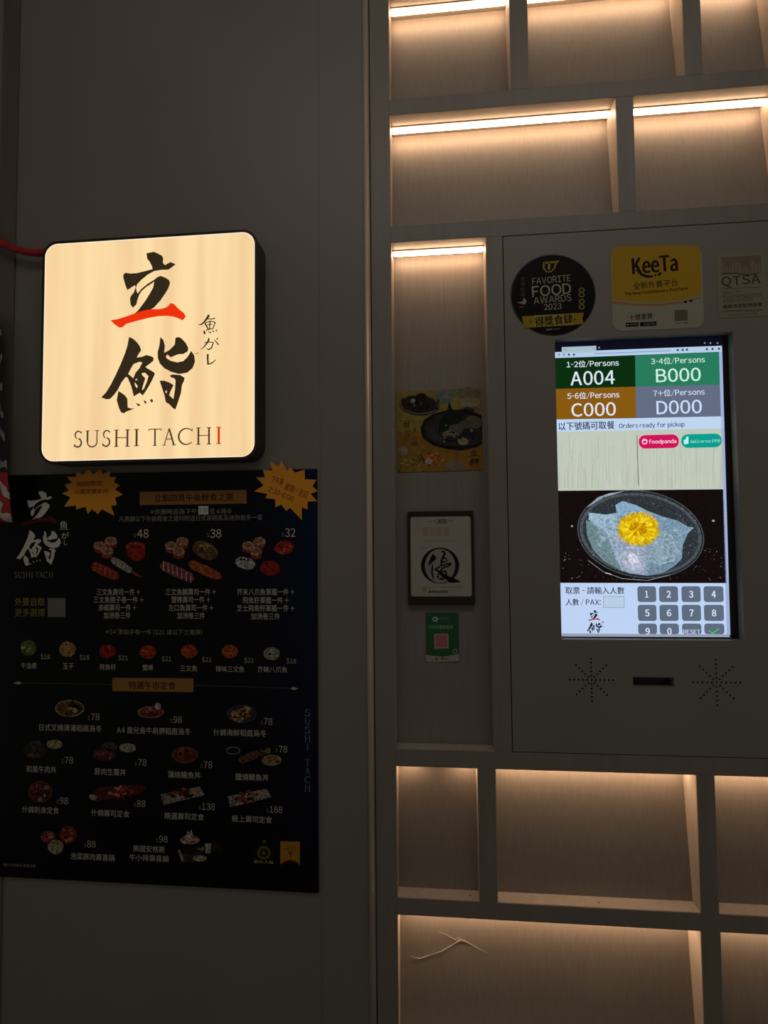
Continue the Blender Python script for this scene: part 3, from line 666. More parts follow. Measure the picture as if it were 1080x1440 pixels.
# starburst cards
def star(pts, y, label, texts, col, name='starburst_card'):
    b_ = Board(y); lp = [b_.uv(*p) for p in pts]
    cx = sum(p[0] for p in lp) / len(lp); cz = sum(p[1] for p in lp) / len(lp)
    t = empty(name, (cx, y, cz), label, 'card')
    plate('card', [lp], y, y + 0.001, card_orange, t)
    pr = Print(b_)
    for tx in texts: pr.text(*tx[:5], (135, 22, 12), 1, bold=0.008, rot=tx[5])
    pr.build('handwriting', M_card, t)
card_orange = surface('orange_card', (0.90, 0.34, 0.014), (0.95, 0.38, 0.018), 0.65, (20, 20, 20))
Pr = [(110,335),(245,338),(210,220),(360,235),(315,95),(455,175),(490,80),(580,235),(625,180),(700,265),(845,225),(850,365),(1030,375),(965,475),(1045,545),(940,590),(1035,700),(895,705),(890,825),(805,795),(805,990),(625,800),(570,850),(490,750),(405,795),(395,665),(250,655),(285,590),(80,550),(225,460)]
star([(350 + x / 10.8, 640 + y / 10.8) for x, y in Pr], -0.0075, 'orange starburst card with dark red handwriting on the top right corner of the menu board',
     [('下午茶', 381.5, 399, 676, 10, -0.32), ('星期一至日', 400, 433.5, 690, 10, -0.42), ('2:30-6:00', 376, 414, 694.5, 7.5, -0.4)], None)
Pl = [(75,580),(180,540),(120,450),(230,420),(150,330),(290,330),(300,250),(400,300),(480,215),(560,290),(660,210),(700,290),(810,240),(800,330),(900,330),(865,415),(955,455),(880,520),(1000,600),(880,650),(910,755),(820,770),(870,920),(680,820),(625,895),(530,820),(470,895),(435,785),(290,825),(290,765),(110,785),(205,640)]
star([(80 + x / 10.8, 640 + y / 10.8) for x, y in Pl], -0.0065, 'orange starburst card on the top left of the menu board, shaded by the lit sign',
     [('期間限定', 108, 144, 680, 7, 0.03), ('以優惠價享用!', 105, 153, 691, 7, 0.0)], None)

# ================================================================ CLOTH BANNER AND CORD AT THE LEFT
by = Board(-0.03)
def cloth():
    nu, nv = 14, 26; grid = []; vs = []; fs = []
    edge = [(440, -8), (465, 0), (500, 3.5), (560, 8), (600, 12), (650, 16), (700, 19), (735, 20.5)]
    for j in range(nv + 1):
        y = 440 + 295 * j / nv
        for (ya, xa_), (yb, xb_) in zip(edge, edge[1:]):
            if ya <= y <= yb + 1e-6: xe = xa_ + (xb_ - xa_) * (y - ya) / (yb - ya); break
        for i in range(nu + 1):
            t = i / nu; x = -75 + (xe + 75) * t; u, v = by.uv(x, y - 6 * (1 - t))
            vs.append(Vector((u, -0.03 + 0.012 * math.sin(t * 9 + j * 0.12), v)))
    W_ = nu + 1
    for j in range(nv):
        for i in range(nu): fs.append((j * W_ + i, (j + 1) * W_ + i, (j + 1) * W_ + i + 1, j * W_ + i + 1))
    return mesh(vs, fs)
mc, nt, b = mat_new('printed_banner_cloth')
geo = N(nt, 'ShaderNodeNewGeometry'); sep = N(nt, 'ShaderNodeSeparateXYZ'); nt.links.new(geo.outputs['Position'], sep.inputs[0])
wv = N(nt, 'ShaderNodeTexWave', wave_type='BANDS', bands_direction='Z'); wv.inputs['Scale'].default_value = 9; wv.inputs['Distortion'].default_value = 5; wv.inputs['Detail'].default_value = 1.5; wv.inputs['Detail Scale'].default_value = 3.5
rm = N(nt, 'ShaderNodeVectorRotate', rotation_type='Y_AXIS'); rm.inputs['Angle'].default_value = -0.6
nt.links.new(geo.outputs['Position'], rm.inputs['Vector']); nt.links.new(rm.outputs[0], wv.inputs['Vector'])
def ramp(a, bcol, p0, p1):
    r = N(nt, 'ShaderNodeValToRGB'); e = r.color_ramp.elements; e[0].position, e[1].position = p0, p1; e[0].color = (*a, 1); e[1].color = (*bcol, 1); return r
r1 = ramp((0.010, 0.010, 0.011), (0.30, 0.285, 0.26), 0.62, 0.72); r2 = ramp((0.45, 0.022, 0.02), (0.62, 0.56, 0.50), 0.62, 0.72)
nt.links.new(wv.outputs['Fac'], r1.inputs[0]); nt.links.new(wv.outputs['Fac'], r2.inputs[0])
zsplit = by.uv(10, 665)[1]
ms = N(nt, 'ShaderNodeMath', operation='LESS_THAN'); nt.links.new(sep.outputs[2], ms.inputs[0]); ms.inputs[1].default_value = zsplit
mx = N(nt, 'ShaderNodeMix', data_type='RGBA'); nt.links.new(ms.outputs[0], mx.inputs[0]); nt.links.new(r1.outputs[0], mx.inputs[6]); nt.links.new(r2.outputs[0], mx.inputs[7])
nt.links.new(mx.outputs[2], b.inputs['Base Color']); b.inputs['Roughness'].default_value = 0.7
o = link('cloth_banner', cloth(), mc)
for p in o.data.polygons: p.use_smooth = True
md = o.modifiers.new('thick', 'SOLIDIFY'); md.thickness = 0.001
tag(o, 'black, white and red printed cloth banner hanging at the left edge beside the menu board', 'banner')
bc = Board(-0.018)
pts = [(-70, 296), (-35, 316), (-10, 333), (5, 343), (20, 350), (35, 354), (52, 356), (70, 354), (85, 350), (100, 345), (115, 342)]
o = link('red_cord', tube_mesh([bc.pt(*p) for p in pts], 0.0062, 10), surface('red_cloth', (0.40, 0.012, 0.022), (0.50, 0.02, 0.03), 0.6, (60, 60, 60), 0.1))
tag(o, 'red padded cord sagging behind the top left corner of the lit sign', 'cord')

# ================================================================ KIOSK IN THE WALL
KX0, KX1, KZ0, KZ1 = 0.1086, 0.5440, Z(-0.3396), Z(0.4968)
kq = empty('ticket_kiosk', ((KX0 + KX1) / 2, 0.0, KZ0), 'flush taupe queue ticket kiosk with an upright lit screen and two starburst speaker grilles', 'kiosk')
b0 = Board(0.0)
OX0, OX1, OZ0, OZ1 = 0.188, 0.463, Z(-0.1627), Z(0.3214)
holes = [[(OX0, OZ0), (OX1, OZ0), (OX1, OZ1), (OX0, OZ1)]]
sl = [b0.uv(890, 952), b0.uv(948, 966)]
holes.append([(sl[0][0], sl[1][1]), (sl[1][0], sl[1][1]), (sl[1][0], sl[0][1]), (sl[0][0], sl[0][1])])
for px_, py_, st in ((831.8, 956.3, 0.00665), (1007.8, 959.8, 0.00695)):
    cx, cz = b0.uv(px_, py_); holes.append(circ(cx, cz, 0.0017, n=8))
    for k in range(8):
        a = math.radians(45 * k)
        for r in range(1, 6): holes.append(circ(cx + math.cos(a) * st * r * (0.98 if k % 2 else 1), cz + math.sin(a) * st * r * (0.98 if k % 2 else 1), 0.0017, n=8))
plate('front_panel', [[(KX0, KZ0), (KX1, KZ0), (KX1, KZ1), (KX0, KZ1)]] + holes, 0.0, 0.0172, M_panel, kq)
box('inner_box', KX0, KX1, 0.045, 0.075, KZ0, KZ1, M_dark, kq)
o = box('ticket_slot', sl[0][0] - 0.004, sl[1][0] + 0.004, 0.0175, 0.035, sl[1][1] - 0.004, sl[0][1] + 0.004, M_black, kq, 0.001)
SY = 0.0176
mon = box('monitor', OX0 - 0.02, OX1 + 0.012, SY, 0.040, OZ0 - 0.018, OZ1 + 0.012, M_black, kq, 0.001); tag(mon, 'black bezelled upright monitor')
bd = Board(SY)
pr = Print(bd)
pr.poly([(770, 480), (1015.6, 473.3), (1027.3, 896), (778, 894)], (8, 9, 24), 1)
pr.poly([(790, 488.2), (838.5, 486.3), (838.5, 496), (790, 497)], (168, 190, 205), 2); pr.text('Tab', 792.5, 797, 491, 3, (90, 105, 125), 3); pr.text('x', 834, 836.5, 490, 2.5, (80, 95, 115), 3); pr.ell(842.5, 489, 1.2, 1.2, (150, 150, 160), 3)
pr.poly([(770, 495.6), (1015.2, 486.2), (1015.5, 494.6), (770, 504.2)], (182, 205, 232), 2)
for x in (786, 793, 800, 807): pr.ell(x, 498.8, 1.6, 1.6, (120, 140, 170) if x < 798 else (55, 65, 85), 3)
pr.poly([(836, 497), (944, 492.6), (944, 493.6), (836, 498)], (120, 145, 180), 3)
for x, y in ((953, 492.2), (960, 492), (966, 491.8), (994, 491.2), (1002, 490.8), (1011, 490.5)): pr.ell(x, y, 1.7, 1.6, (50, 62, 90), 3)
for x in (991, 999, 1009): pr.ell(x, 482.5, 1.3, 1.2, (130, 135, 150), 3)
pr.poly([(1011, 494.8), (1015.6, 494.6), (1027, 893), (1022, 893)], (160, 175, 215), 2)
pr.poly([(770, 590.2), (1018, 585.4), (1018.3, 602.8), (770, 607.5)], (192, 213, 240), 2)
pr.poly([(770, 819.5), (1024.8, 820), (1027, 893), (778, 893)], (190, 211, 243), 1.5)
pr.poly([(784, 890.7), (1024, 892.2), (1027, 896), (784, 895)], (150, 158, 180), 4)
pr.poly([(848, 838.4), (878, 838.4), (878.2, 854.6), (848.2, 854.6)], (125, 150, 175), 3); pr.poly([(848.7, 839.1), (877.3, 839.1), (877.5, 853.9), (848.9, 853.9)], (182, 205, 228), 4)
pr.text('取票 - 請輸入人數', 795, 877.7, 830.3, 10.3, (18, 24, 48), 3, bold=.01); pr.text('人數 / PAX:', 795.5, 844.6, 846.6, 9.4, (18, 24, 48), 3, bold=.012)
pr.text('以下號碼可取餐', 785.5, 864, 598.6, 11.4, (20, 38, 70), 3, bold=.012); pr.text('Orders ready for pickup', 870, 962.3, 598.4, 8.6, (20, 38, 72), 3, bold=.014)
logo(pr, 824.6, 858, 846, 890.6, (16, 16, 30), (180, 25, 30), 3); pr.text('魚', 846, 849.5, 875, 3.5, (16, 16, 30), 3); pr.text('がし', 846, 850, 880.5, 3, (16, 16, 30), 3)
pr.build('display', M_screen, mon)
def ui(name, pts, col, texts, layer=2, label=None, rounded=0.0, extra=None, mat=None):
    pr = Print(bd)
    if rounded:
        x0, z1 = bd.uv(*pts[0]); x1, z0 = bd.uv(*pts[1]); pr.poly_uv([rrect(x0, x1, z0, z1, min(rounded, (z1 - z0) / 2 - 1e-5), 6)], col, layer)
    else: pr.poly(pts, col, layer)
    for t in texts: pr.text(*t[:5], t[5] if len(t) > 5 else (222, 232, 245), layer + 1, bold=t[6] if len(t) > 6 else 0.006)
    if extra: extra(pr)
    o = pr.build(name, mat or M_screen, mon)
    if label: o['label'] = label
ui('queue_tile', [(770, 503.8), (893, 499.9), (893.7, 543.8), (770, 547.3)], (3, 44, 10), [('1-2位/Persons', 796.7, 870, 511.3, 9.6, (222, 232, 245), .012), ('A004', 802.3, 864, 531.4, 19.5, (222, 232, 245), .012)], label='dark green queue tile reading A004')
ui('queue_tile', [(893, 499.9), (1011.3, 495.2), (1012.6, 540.8), (893.7, 543.8)], (38, 122, 92), [('3-4位/Persons', 915.3, 991, 506.8, 9.6, (200, 235, 215), .012), ('B000', 922.6, 985, 527.3, 18.8, (205, 240, 222), .012)], label='mid green queue tile reading B000')
ui('queue_tile', [(770, 547.3), (893.7, 543.8), (894.5, 587.2), (770, 590.2)], (136, 88, 12), [('5-6位/Persons', 797.7, 870.7, 555.8, 9.8, (222, 232, 245), .012), ('C000', 803.6, 865.5, 575.8, 18.8, (222, 232, 245), .012)], label='brown queue tile reading C000')
ui('queue_tile', [(893.7, 543.8), (1012.6, 540.8), (1014, 585.4), (894.5, 587.2)], (98, 108, 130), [('7+位/Persons', 918.5, 990.6, 551.9, 9.6, (205, 220, 245), .012), ('D000', 923.3, 986.5, 572.4, 19, (205, 222, 248), .012)], label='grey queue tile reading D000')
def woodlines(pr):
    for i in range(330):
        x = random.uniform(784, 1016); y0 = random.uniform(608, 675); h = random.uniform(12, 75); g = random.uniform(-16, 8)
        if y0 + h > 686: h = 686 - y0
        c = (194 + g, 201 + g, 186 + g * 1.3); wd = random.uniform(0.4, 1.3)
        pr.poly([(x, y0), (x + wd, y0), (x + wd + random.uniform(-1.5, 1.5), y0 + h), (x + random.uniform(-1, 1), y0 + h)], c, 3 + (i % 3))
    pr.poly([(895.2, 612), (896.1, 612), (898.2, 683), (897.2, 683)], (90, 95, 85), 7)
ui('order_list', [(770, 607.5), (1014.5, 602.9), (1017, 688), (770, 690.3)], (192, 200, 186), [], 2, extra=woodlines)
ui('delivery_badge', [(898, 612.2), (954.8, 629.8)], (208, 14, 88), [('foodpanda', 912.3, 950.8, 621.3, 7.2, (245, 215, 230), .02)], 7, 'crimson foodpanda badge', rounded=0.01, extra=lambda p: (p.ell(906.5, 621, 4, 4, (245, 205, 225), 8), p.ell(906.5, 621.5, 2.6, 1.8, (208, 14, 88), 9)))
ui('delivery_badge', [(957.6, 611), (1015, 628.8)], (0, 158, 142), [('deliveroo PPB', 970.5, 1012.5, 620.3, 4.6, (170, 230, 225), .0)], 8, 'teal deliveroo badge', rounded=0.01, extra=lambda p: p.poly([(961, 619), (964, 618), (965, 614), (968, 614), (968, 624), (962, 625)], (190, 240, 235), 9))
B_ = lambda x, y: (760 + x / 3.724, 670 + y / 3.724)
def PB(l): return [B_(*p) for p in l]
def sashimi(pr):
    for i in range(150):
        x, y = random.uniform(115, 960), random.uniform(380, 545)
        if ((x - 525) / 345) ** 2 + ((y - 300) / 235) ** 2 > 1: g = random.uniform(50, 190); r = random.uniform(.25, .8); pr.ell(*B_(x, y), r, r, (g, g * .92, g * .85), 3, 5)
    for x, y, r in ((165, 260, 1.6), (905, 232, 2.0)): pr.ell(*B_(x, y), r, r * .8, (170, 165, 150), 3, 8)
    E = lambda rx, ry, c, l: pr.ell(*B_(525, 302), rx / 3.724, ry / 3.724, c, l, 48, 9)
    E(335, 228, (70, 76, 80), 3); E(329, 222, (30, 34, 38), 4); E(322, 214, (76, 84, 90), 5); E(306, 200, (46, 52, 58), 6)
    for i in range(260):
        a = random.uniform(0, 6.28); q = random.uniform(.72, 1.0); x, y = 525 + 315 * q * math.cos(a), 302 + 208 * q * math.sin(a)
        g = random.uniform(28, 150); pr.ell(*B_(x, y), random.uniform(.4, 1.2), random.uniform(.3, .7), (g, g * 1.03, g * 1.06), 7, 5, random.uniform(-40, 40))
    P = lambda l, c, y: pr.poly(PB(l), tuple(min(255, v + (18 if 8 < y < 14 else 0)) for v in c), y)
    P([(300, 110), (360, 88), (440, 78), (330, 110), (240, 165)], (150, 165, 180), 8)
    P([(238, 225), (262, 250), (250, 188), (340, 200), (398, 190), (392, 150), (430, 128), (500, 150), (560, 180), (640, 210), (720, 232), (770, 262), (803, 268), (770, 300), (745, 360), (740, 430), (700, 470), (640, 505), (560, 520), (470, 508), (400, 480), (330, 440), (272, 380), (242, 300)], (112, 140, 158), 9)
    P([(238, 225), (290, 260), (350, 330), (400, 440), (430, 498), (350, 450), (272, 380), (242, 300)], (92, 118, 124), 10)
    P([(262, 190), (340, 200), (400, 195), (400, 290), (440, 330), (380, 320), (330, 280), (250, 225)], (136, 164, 184), 10)
    P([(345, 290), (420, 320), (500, 370), (560, 372), (552, 450), (545, 515), (470, 508), (420, 480), (390, 400)], (138, 150, 172), 11)
    P([(440, 380), (520, 400), (530, 480), (480, 495), (430, 450)], (165, 168, 190), 12); P([(465, 400), (505, 405), (515, 450), (480, 460), (458, 430)], (196, 198, 215), 13)
    P([(392, 150), (430, 128), (500, 150), (575, 190), (480, 190), (410, 210)], (120, 152, 180), 11)
    P([(580, 200), (640, 210), (720, 232), (770, 262), (803, 268), (770, 300), (745, 360), (690, 300), (630, 260)], (104, 134, 156), 11)
    P([(630, 270), (690, 310), (700, 350), (730, 400), (700, 440), (620, 465), (570, 440), (552, 400), (600, 350)], (122, 146, 160), 12)
    P([(570, 440), (620, 465), (700, 440), (735, 420), (700, 470), (640, 505), (560, 520)], (98, 122, 142), 12)
    for pts in ([(350, 290), (390, 400), (430, 495)], [(630, 270), (690, 318), (695, 350), (735, 405)], [(552, 400), (570, 440), (620, 462), (700, 440)], [(250, 200), (330, 280), (400, 330)], [(690, 300), (740, 300), (800, 270)]):
        pr.line(PB(pts), 0.7, (170, 196, 212), 14)
    for i in range(170):
        x, y = random.gauss(510, 120), random.gauss(345, 80)
        if ((x - 510) / 225) ** 2 + ((y - 335) / 150) ** 2 < 1 and (x - 512) ** 2 + (y - 275) ** 2 > 95 ** 2:
            k_ = random.uniform(-16, 26); w_ = 10 * math.exp(-((x - 480) ** 2 + (y - 430) ** 2) / 9000)
            pr.ell(*B_(x, y), random.uniform(1, 6), random.uniform(.6, 3), (128 + k_ + 3 * w_, 152 + k_ + 2 * w_, 168 + k_ + 2 * w_), 14 + (i % 4) * .2, 9, random.uniform(-60, 60), .2)
    for i in range(60):
        x, y = random.gauss(520, 120), random.gauss(330, 90)
        if ((x - 510) / 230) ** 2 + ((y - 330) / 150) ** 2 < 1: pr.ell(*B_(x, y), random.uniform(.3, .8), random.uniform(.3, .7), (178, 200, 215), 15, 5)
    cx, cy = 512, 275
    for ring, (r0, r1, nn, cols) in enumerate(((60, 108, 60, [(200, 160, 10), (228, 186, 12)]), (40, 92, 50, [(238, 205, 20), (214, 172, 10)]), (15, 74, 34, [(248, 220, 36), (224, 178, 8)]), (0, 45, 26, [(236, 196, 14), (196, 140, 4)]))):
        for k in range(nn):
            a = 6.283 * k / nn + random.uniform(-.06, .06); r = r1 * random.uniform(.9, 1.03); ca, sa = math.cos(a), math.sin(a) * .84; wd = 6
            P([(cx + ca * r0 - sa * wd, cy + sa * r0 + ca * wd), (cx + ca * r - sa * wd, cy + sa * r + ca * wd), (cx + ca * (r + 5), cy + sa * (r + 5)), (cx + ca * r + sa * wd, cy + sa * r - ca * wd), (cx + ca * r0 + sa * wd, cy + sa * r0 - ca * wd)], random.choice(cols), 16 + ring * 2 + k % 2)
    pr.line(PB([(250, 440), (330, 500), (430, 535), (560, 545), (680, 515)]), 0.9, (130, 140, 150), 8); pr.line(PB([(340, 505), (370, 512)]), 1.2, (200, 200, 200), 9)
ui('dish_photo', [(770, 690.3), (1017, 688), (1021.6, 820), (770, 819.6)], (17, 7, 9), [], 2, extra=sashimi, mat=M_photo)
KX = ((507, 607), (620, 722), (737, 840), (853, 960)); KY = ((575, 658), (672, 757), (770, 826)); KT = ('1', '2', '3', '4', '5', '6', '7', '8', '9', '0', 'RESET', '')
for r in range(3):
    for c in range(4):
        t = KT[r * 4 + c]; sh = r * 2.0; x0, x1 = KX[c][0] + sh, KX[c][1] + sh; y0, y1 = KY[r]; y1 += 18 if r == 2 else 0
        (ax, ay), (bx, by_) = B_(x0, y0), B_(x1, y1); xc, yc = (ax + bx) / 2, (ay + by_) / 2 + (0 if r < 2 else 1.0)
        if r == 2: by_ = 892.0
        tx = [] if not t else ([(t, ax + 1.8, bx - 1.8, 888.5, 6, (200, 214, 236), .015)] if t == 'RESET' else [(t, xc - (2.6 if t != '1' else 1.8), xc + (2.8 if t != '1' else 1.5), yc, 9.4, (212, 224, 242), .03)])
        ex = None
        if t == '': ex = lambda p: p.line([(997, 886.5), (1001.5, 891), (1011, 884)], [1.2, 2, 1.2], (60, 205, 90), 4)
        ui('number_key' if t not in ('RESET', '') else ('reset_key' if t else 'confirm_key'), [(ax, ay), (bx, by_)], (94, 106, 126), tx, 2.5, rounded=0.0042, extra=ex)

# ================================================================ STICKERS ON THE KIOSK
def sticker(name, loops_px, board, label, cat, base, prints, mat=M_print, thick=0.0004, uvloop=None):
    lp = uvloop or [board.uv(*p) for p in loops_px]
    cx = sum(p[0] for p in lp) / len(lp); cz = sum(p[1] for p in lp) / len(lp)
    t = empty(name, tuple(board.w(cx, cz)), label, cat)
    m_ = surface(name + '_stock', tuple(v * .96 for v in lin(base)), lin(base), 0.35, (40, 40, 40))
    plate('sheet', [lp], board.y0, board.y0 + thick, m_, t, board=board)
    pr = Print(board); prints(pr); pr.build('print', mat, t); return t
bk = Board(-0.0006)
def p_award(pr):
    G, GD = (186, 176, 150), (150, 132, 60)
    pr.ell(778, 414.8, 58.3, 55.6, (16, 12, 9), 0.5, 60, -2)
    pr.poly([(763.5, 368.5), (786.2, 366.3), (785, 369.6), (764.5, 371.3)], (160, 150, 55)); pr.line([(765, 370), (764.5, 377), (769, 382.5), (775, 382), (779.5, 377), (782, 369)], [3, 2.6, 1.6, 1.6, 2.4, 2.6], (165, 150, 60)); pr.line([(772.6, 369), (772, 379)], 3, (190, 165, 90))
    pr.text('FAVORITE', 748.3, 802.2, 393.2, 9.3, G, bold=-.002, rot=.045); pr.text('FOOD', 748.3, 802.8, 407.8, 15.2, G, rot=.045, bold=.01); pr.text('AWARDS', 750.4, 803.6, 420.6, 9.8, G, rot=.045); pr.text('2023', 765, 789.5, 431.1, 8.6, (175, 168, 155), bold=.012, rot=.03)
    pr.poly([(734, 444.8), (770, 443.6), (790, 441.6), (821, 439.6), (819, 448), (820.5, 455.5), (790, 457.8), (765, 459.3), (737.5, 461.3), (735.5, 452)], (178, 142, 28), 1.5); pr.poly([(751, 443.6), (806, 441), (806, 457), (751, 460)], (186, 165, 70), 2)
    pr.text('得獎食肆', 752, 805.3, 450.4, 13.8, (22, 18, 10), 3, bold=.02, rot=.045); pr.ell(746.5, 452.6, 1.4, 1.4, (90, 60, 10), 3); pr.ell(808.5, 448.9, 1.4, 1.4, (90, 60, 10), 3)
    for k, yy in enumerate((392, 399, 407, 414)): pr.text('飲食熱選'[k], 732.5, 738, yy, 6, (100, 95, 70))
    pr.poly([(727, 425.5), (735, 424), (736, 419), (739, 420), (740.5, 424), (738, 428.5)], (165, 160, 140)); pr.poly([(730, 431), (737, 430.5), (737, 432), (730, 432.5)], (110, 105, 90))
    for k, yy in enumerate((408, 414.5, 424, 431.5)):
        pr.ell(818, yy, 4.2, 3.7, (150, 138, 80), 1, 14); pr.ell(818, yy, 2.6, 2.2, (24, 20, 16), 2, 12); pr.line([(815, yy + 2.5), (821, yy + 2.5)], 1, (150, 138, 80), 3)
    pr.poly([(768, 462.8), (776, 462.2), (776, 464), (768, 464.6)], (150, 145, 150)); pr.poly([(777, 462.2), (788, 461.4), (788, 462.8), (777, 463.8)], (110, 90, 120))
c_ = [bk.uv(*p) for p in circ(777.8, 414.8, 59.8, 57.1, 64, math.radians(-2))]
sticker('round_sticker', None, bk, 'round black and gold food award sticker, leftmost on the kiosk panel above the screen', 'sticker', (20, 16, 12), p_award, uvloop=c_)
def p_yellow(pr):
    YL, BR = (190, 150, 34), (42, 22, 8)
    x0, z0 = bk.uv(861, 465); x1, z1 = bk.uv(986, 346)
    pr.poly([(859.2, 357), (863, 349.5), (869, 346.6), (975, 344.6), (982.5, 347.5), (985.4, 354), (986.2, 414.5), (960, 421.5), (930, 424.8), (895, 424.6), (861, 421)], YL, 1)
    pr.poly([(861, 423.6), (895, 427), (930, 427), (960, 423.8), (986, 417.2), (986, 418.6), (960, 426), (930, 430), (895, 430), (861, 426.6)], (176, 128, 60), 2)
    pr.text('KeeTa', 889.3, 952, 371.8, 22.5, BR, 2, bold=.03, rot=.03)
    pr.line([(895, 379), (902, 386), (910, 389), (918, 388.6)], [3, 4, 4, 3], BR, 3); pr.ell(921.5, 387.3, 1.6, 1.6, BR, 3); pr.line([(925, 386.8), (930, 384)], 3.4, BR, 3)
    pr.text('全新外賣平台', 890, 953, 399.6, 9.8, BR, 2, bold=.006, rot=.035); pr.text('The New Food Delivery Platform', 878, 967, 410, 5.6, BR, 2, bold=.03, rot=.045)
    pr.ell(964, 424.5, 2, 2, BR, 4); pr.ell(971.6, 423, 2, 2, BR, 4)
    pr.text('十億激賞', 884.5, 917.5, 445.2, 8.4, (30, 28, 22), 2, bold=.01, rot=.03); pr.line([(880.5, 443), (883, 446)], .6, (90, 85, 70), 2); pr.line([(919, 445), (922, 442)], .6, (90, 85, 70), 2)
    pr.poly([(880, 454), (898, 453.2), (898, 459), (880, 459.8)], (20, 18, 16), 2); pr.poly([(900, 453), (923.3, 452), (923.3, 458), (900, 459)], (20, 18, 16), 2)
    pr.text('App Store', 885, 896.5, 456.5, 2.6, (190, 190, 180), 3); pr.text('Google Play', 905, 922, 455.4, 2.6, (190, 190, 180), 3); pr.ell(882.5, 456.8, 1, 1, (200, 200, 190), 3)
    pr.rect(948.7, 436.2, 967, 451.4, (108, 104, 90), 2, -0.6); pr.text('立即下載', 949, 967, 454.3, 2.6, (110, 50, 35), 2)
x0, z0 = bk.uv(861.5, 466); x1, z1 = bk.uv(986.5, 345.8)
lp = rrect(x0, x1, z0, z1, 0.0145)
sticker('square_sticker', None, bk, 'yellow and white rounded square delivery sticker, middle one above the screen', 'sticker', (168, 164, 145), p_yellow, uvloop=lp)
def p_qtsa(pr):
    T_ = (70, 62, 48)
    pr.poly([(1014, 362), (1070, 359), (1071, 384), (1015, 386.5)], (126, 112, 98), 1)
    for i in range(12): x = 1015 + i * 4.6; h = random.uniform(6, 20); pr.poly([(x, 385 - h), (x + 3.2, 385 - h), (x + 3.3, 385), (x, 385)], (144, 128, 112), 2)
    pr.line([(1015, 384.6), (1030, 384), (1045, 386), (1055, 386.6), (1067, 384)], 1.1, (60, 52, 40), 3)
    pr.text('QTSA', 1014.8, 1069, 395.3, 15.5, (62, 64, 48), 2, bold=.012, rot=.03)
    pr.line([(1016, 406.2), (1071, 403.6)], .6, T_, 2)
    pr.text('QUALITY', 1016, 1041.5, 411.2, 4.6, T_, 2, rot=.03); pr.text('TOURISM SERVICES', 1016, 1072, 416.3, 4.6, T_, 2, rot=.03); pr.text('ASSOCIATION', 1016.5, 1058, 422.2, 4.6, T_, 2, rot=.03)
    pr.text('優質旅遊服務協會', 1016.5, 1072, 429.6, 5.6, (48, 44, 34), 2, bold=.01, rot=.03)
    pr.poly([(1017, 436.5), (1072, 434.5), (1072, 437), (1017, 439)], (120, 108, 88), 2); pr.text('Quality service', 1024, 1065, 441.8, 4.2, (80, 70, 54), 2, shear=.4, rot=.03)
x0, z0 = bk.uv(1010.5, 447); x1, z1 = bk.uv(1076.5, 353.6)
sticker('paper_sticker', None, bk, 'pale rectangular tourism association sticker, rightmost above the screen', 'sticker', (146, 136, 116), p_qtsa, uvloop=[(x0, z0), (x1, z0), (x1, z1), (x0, z1)])

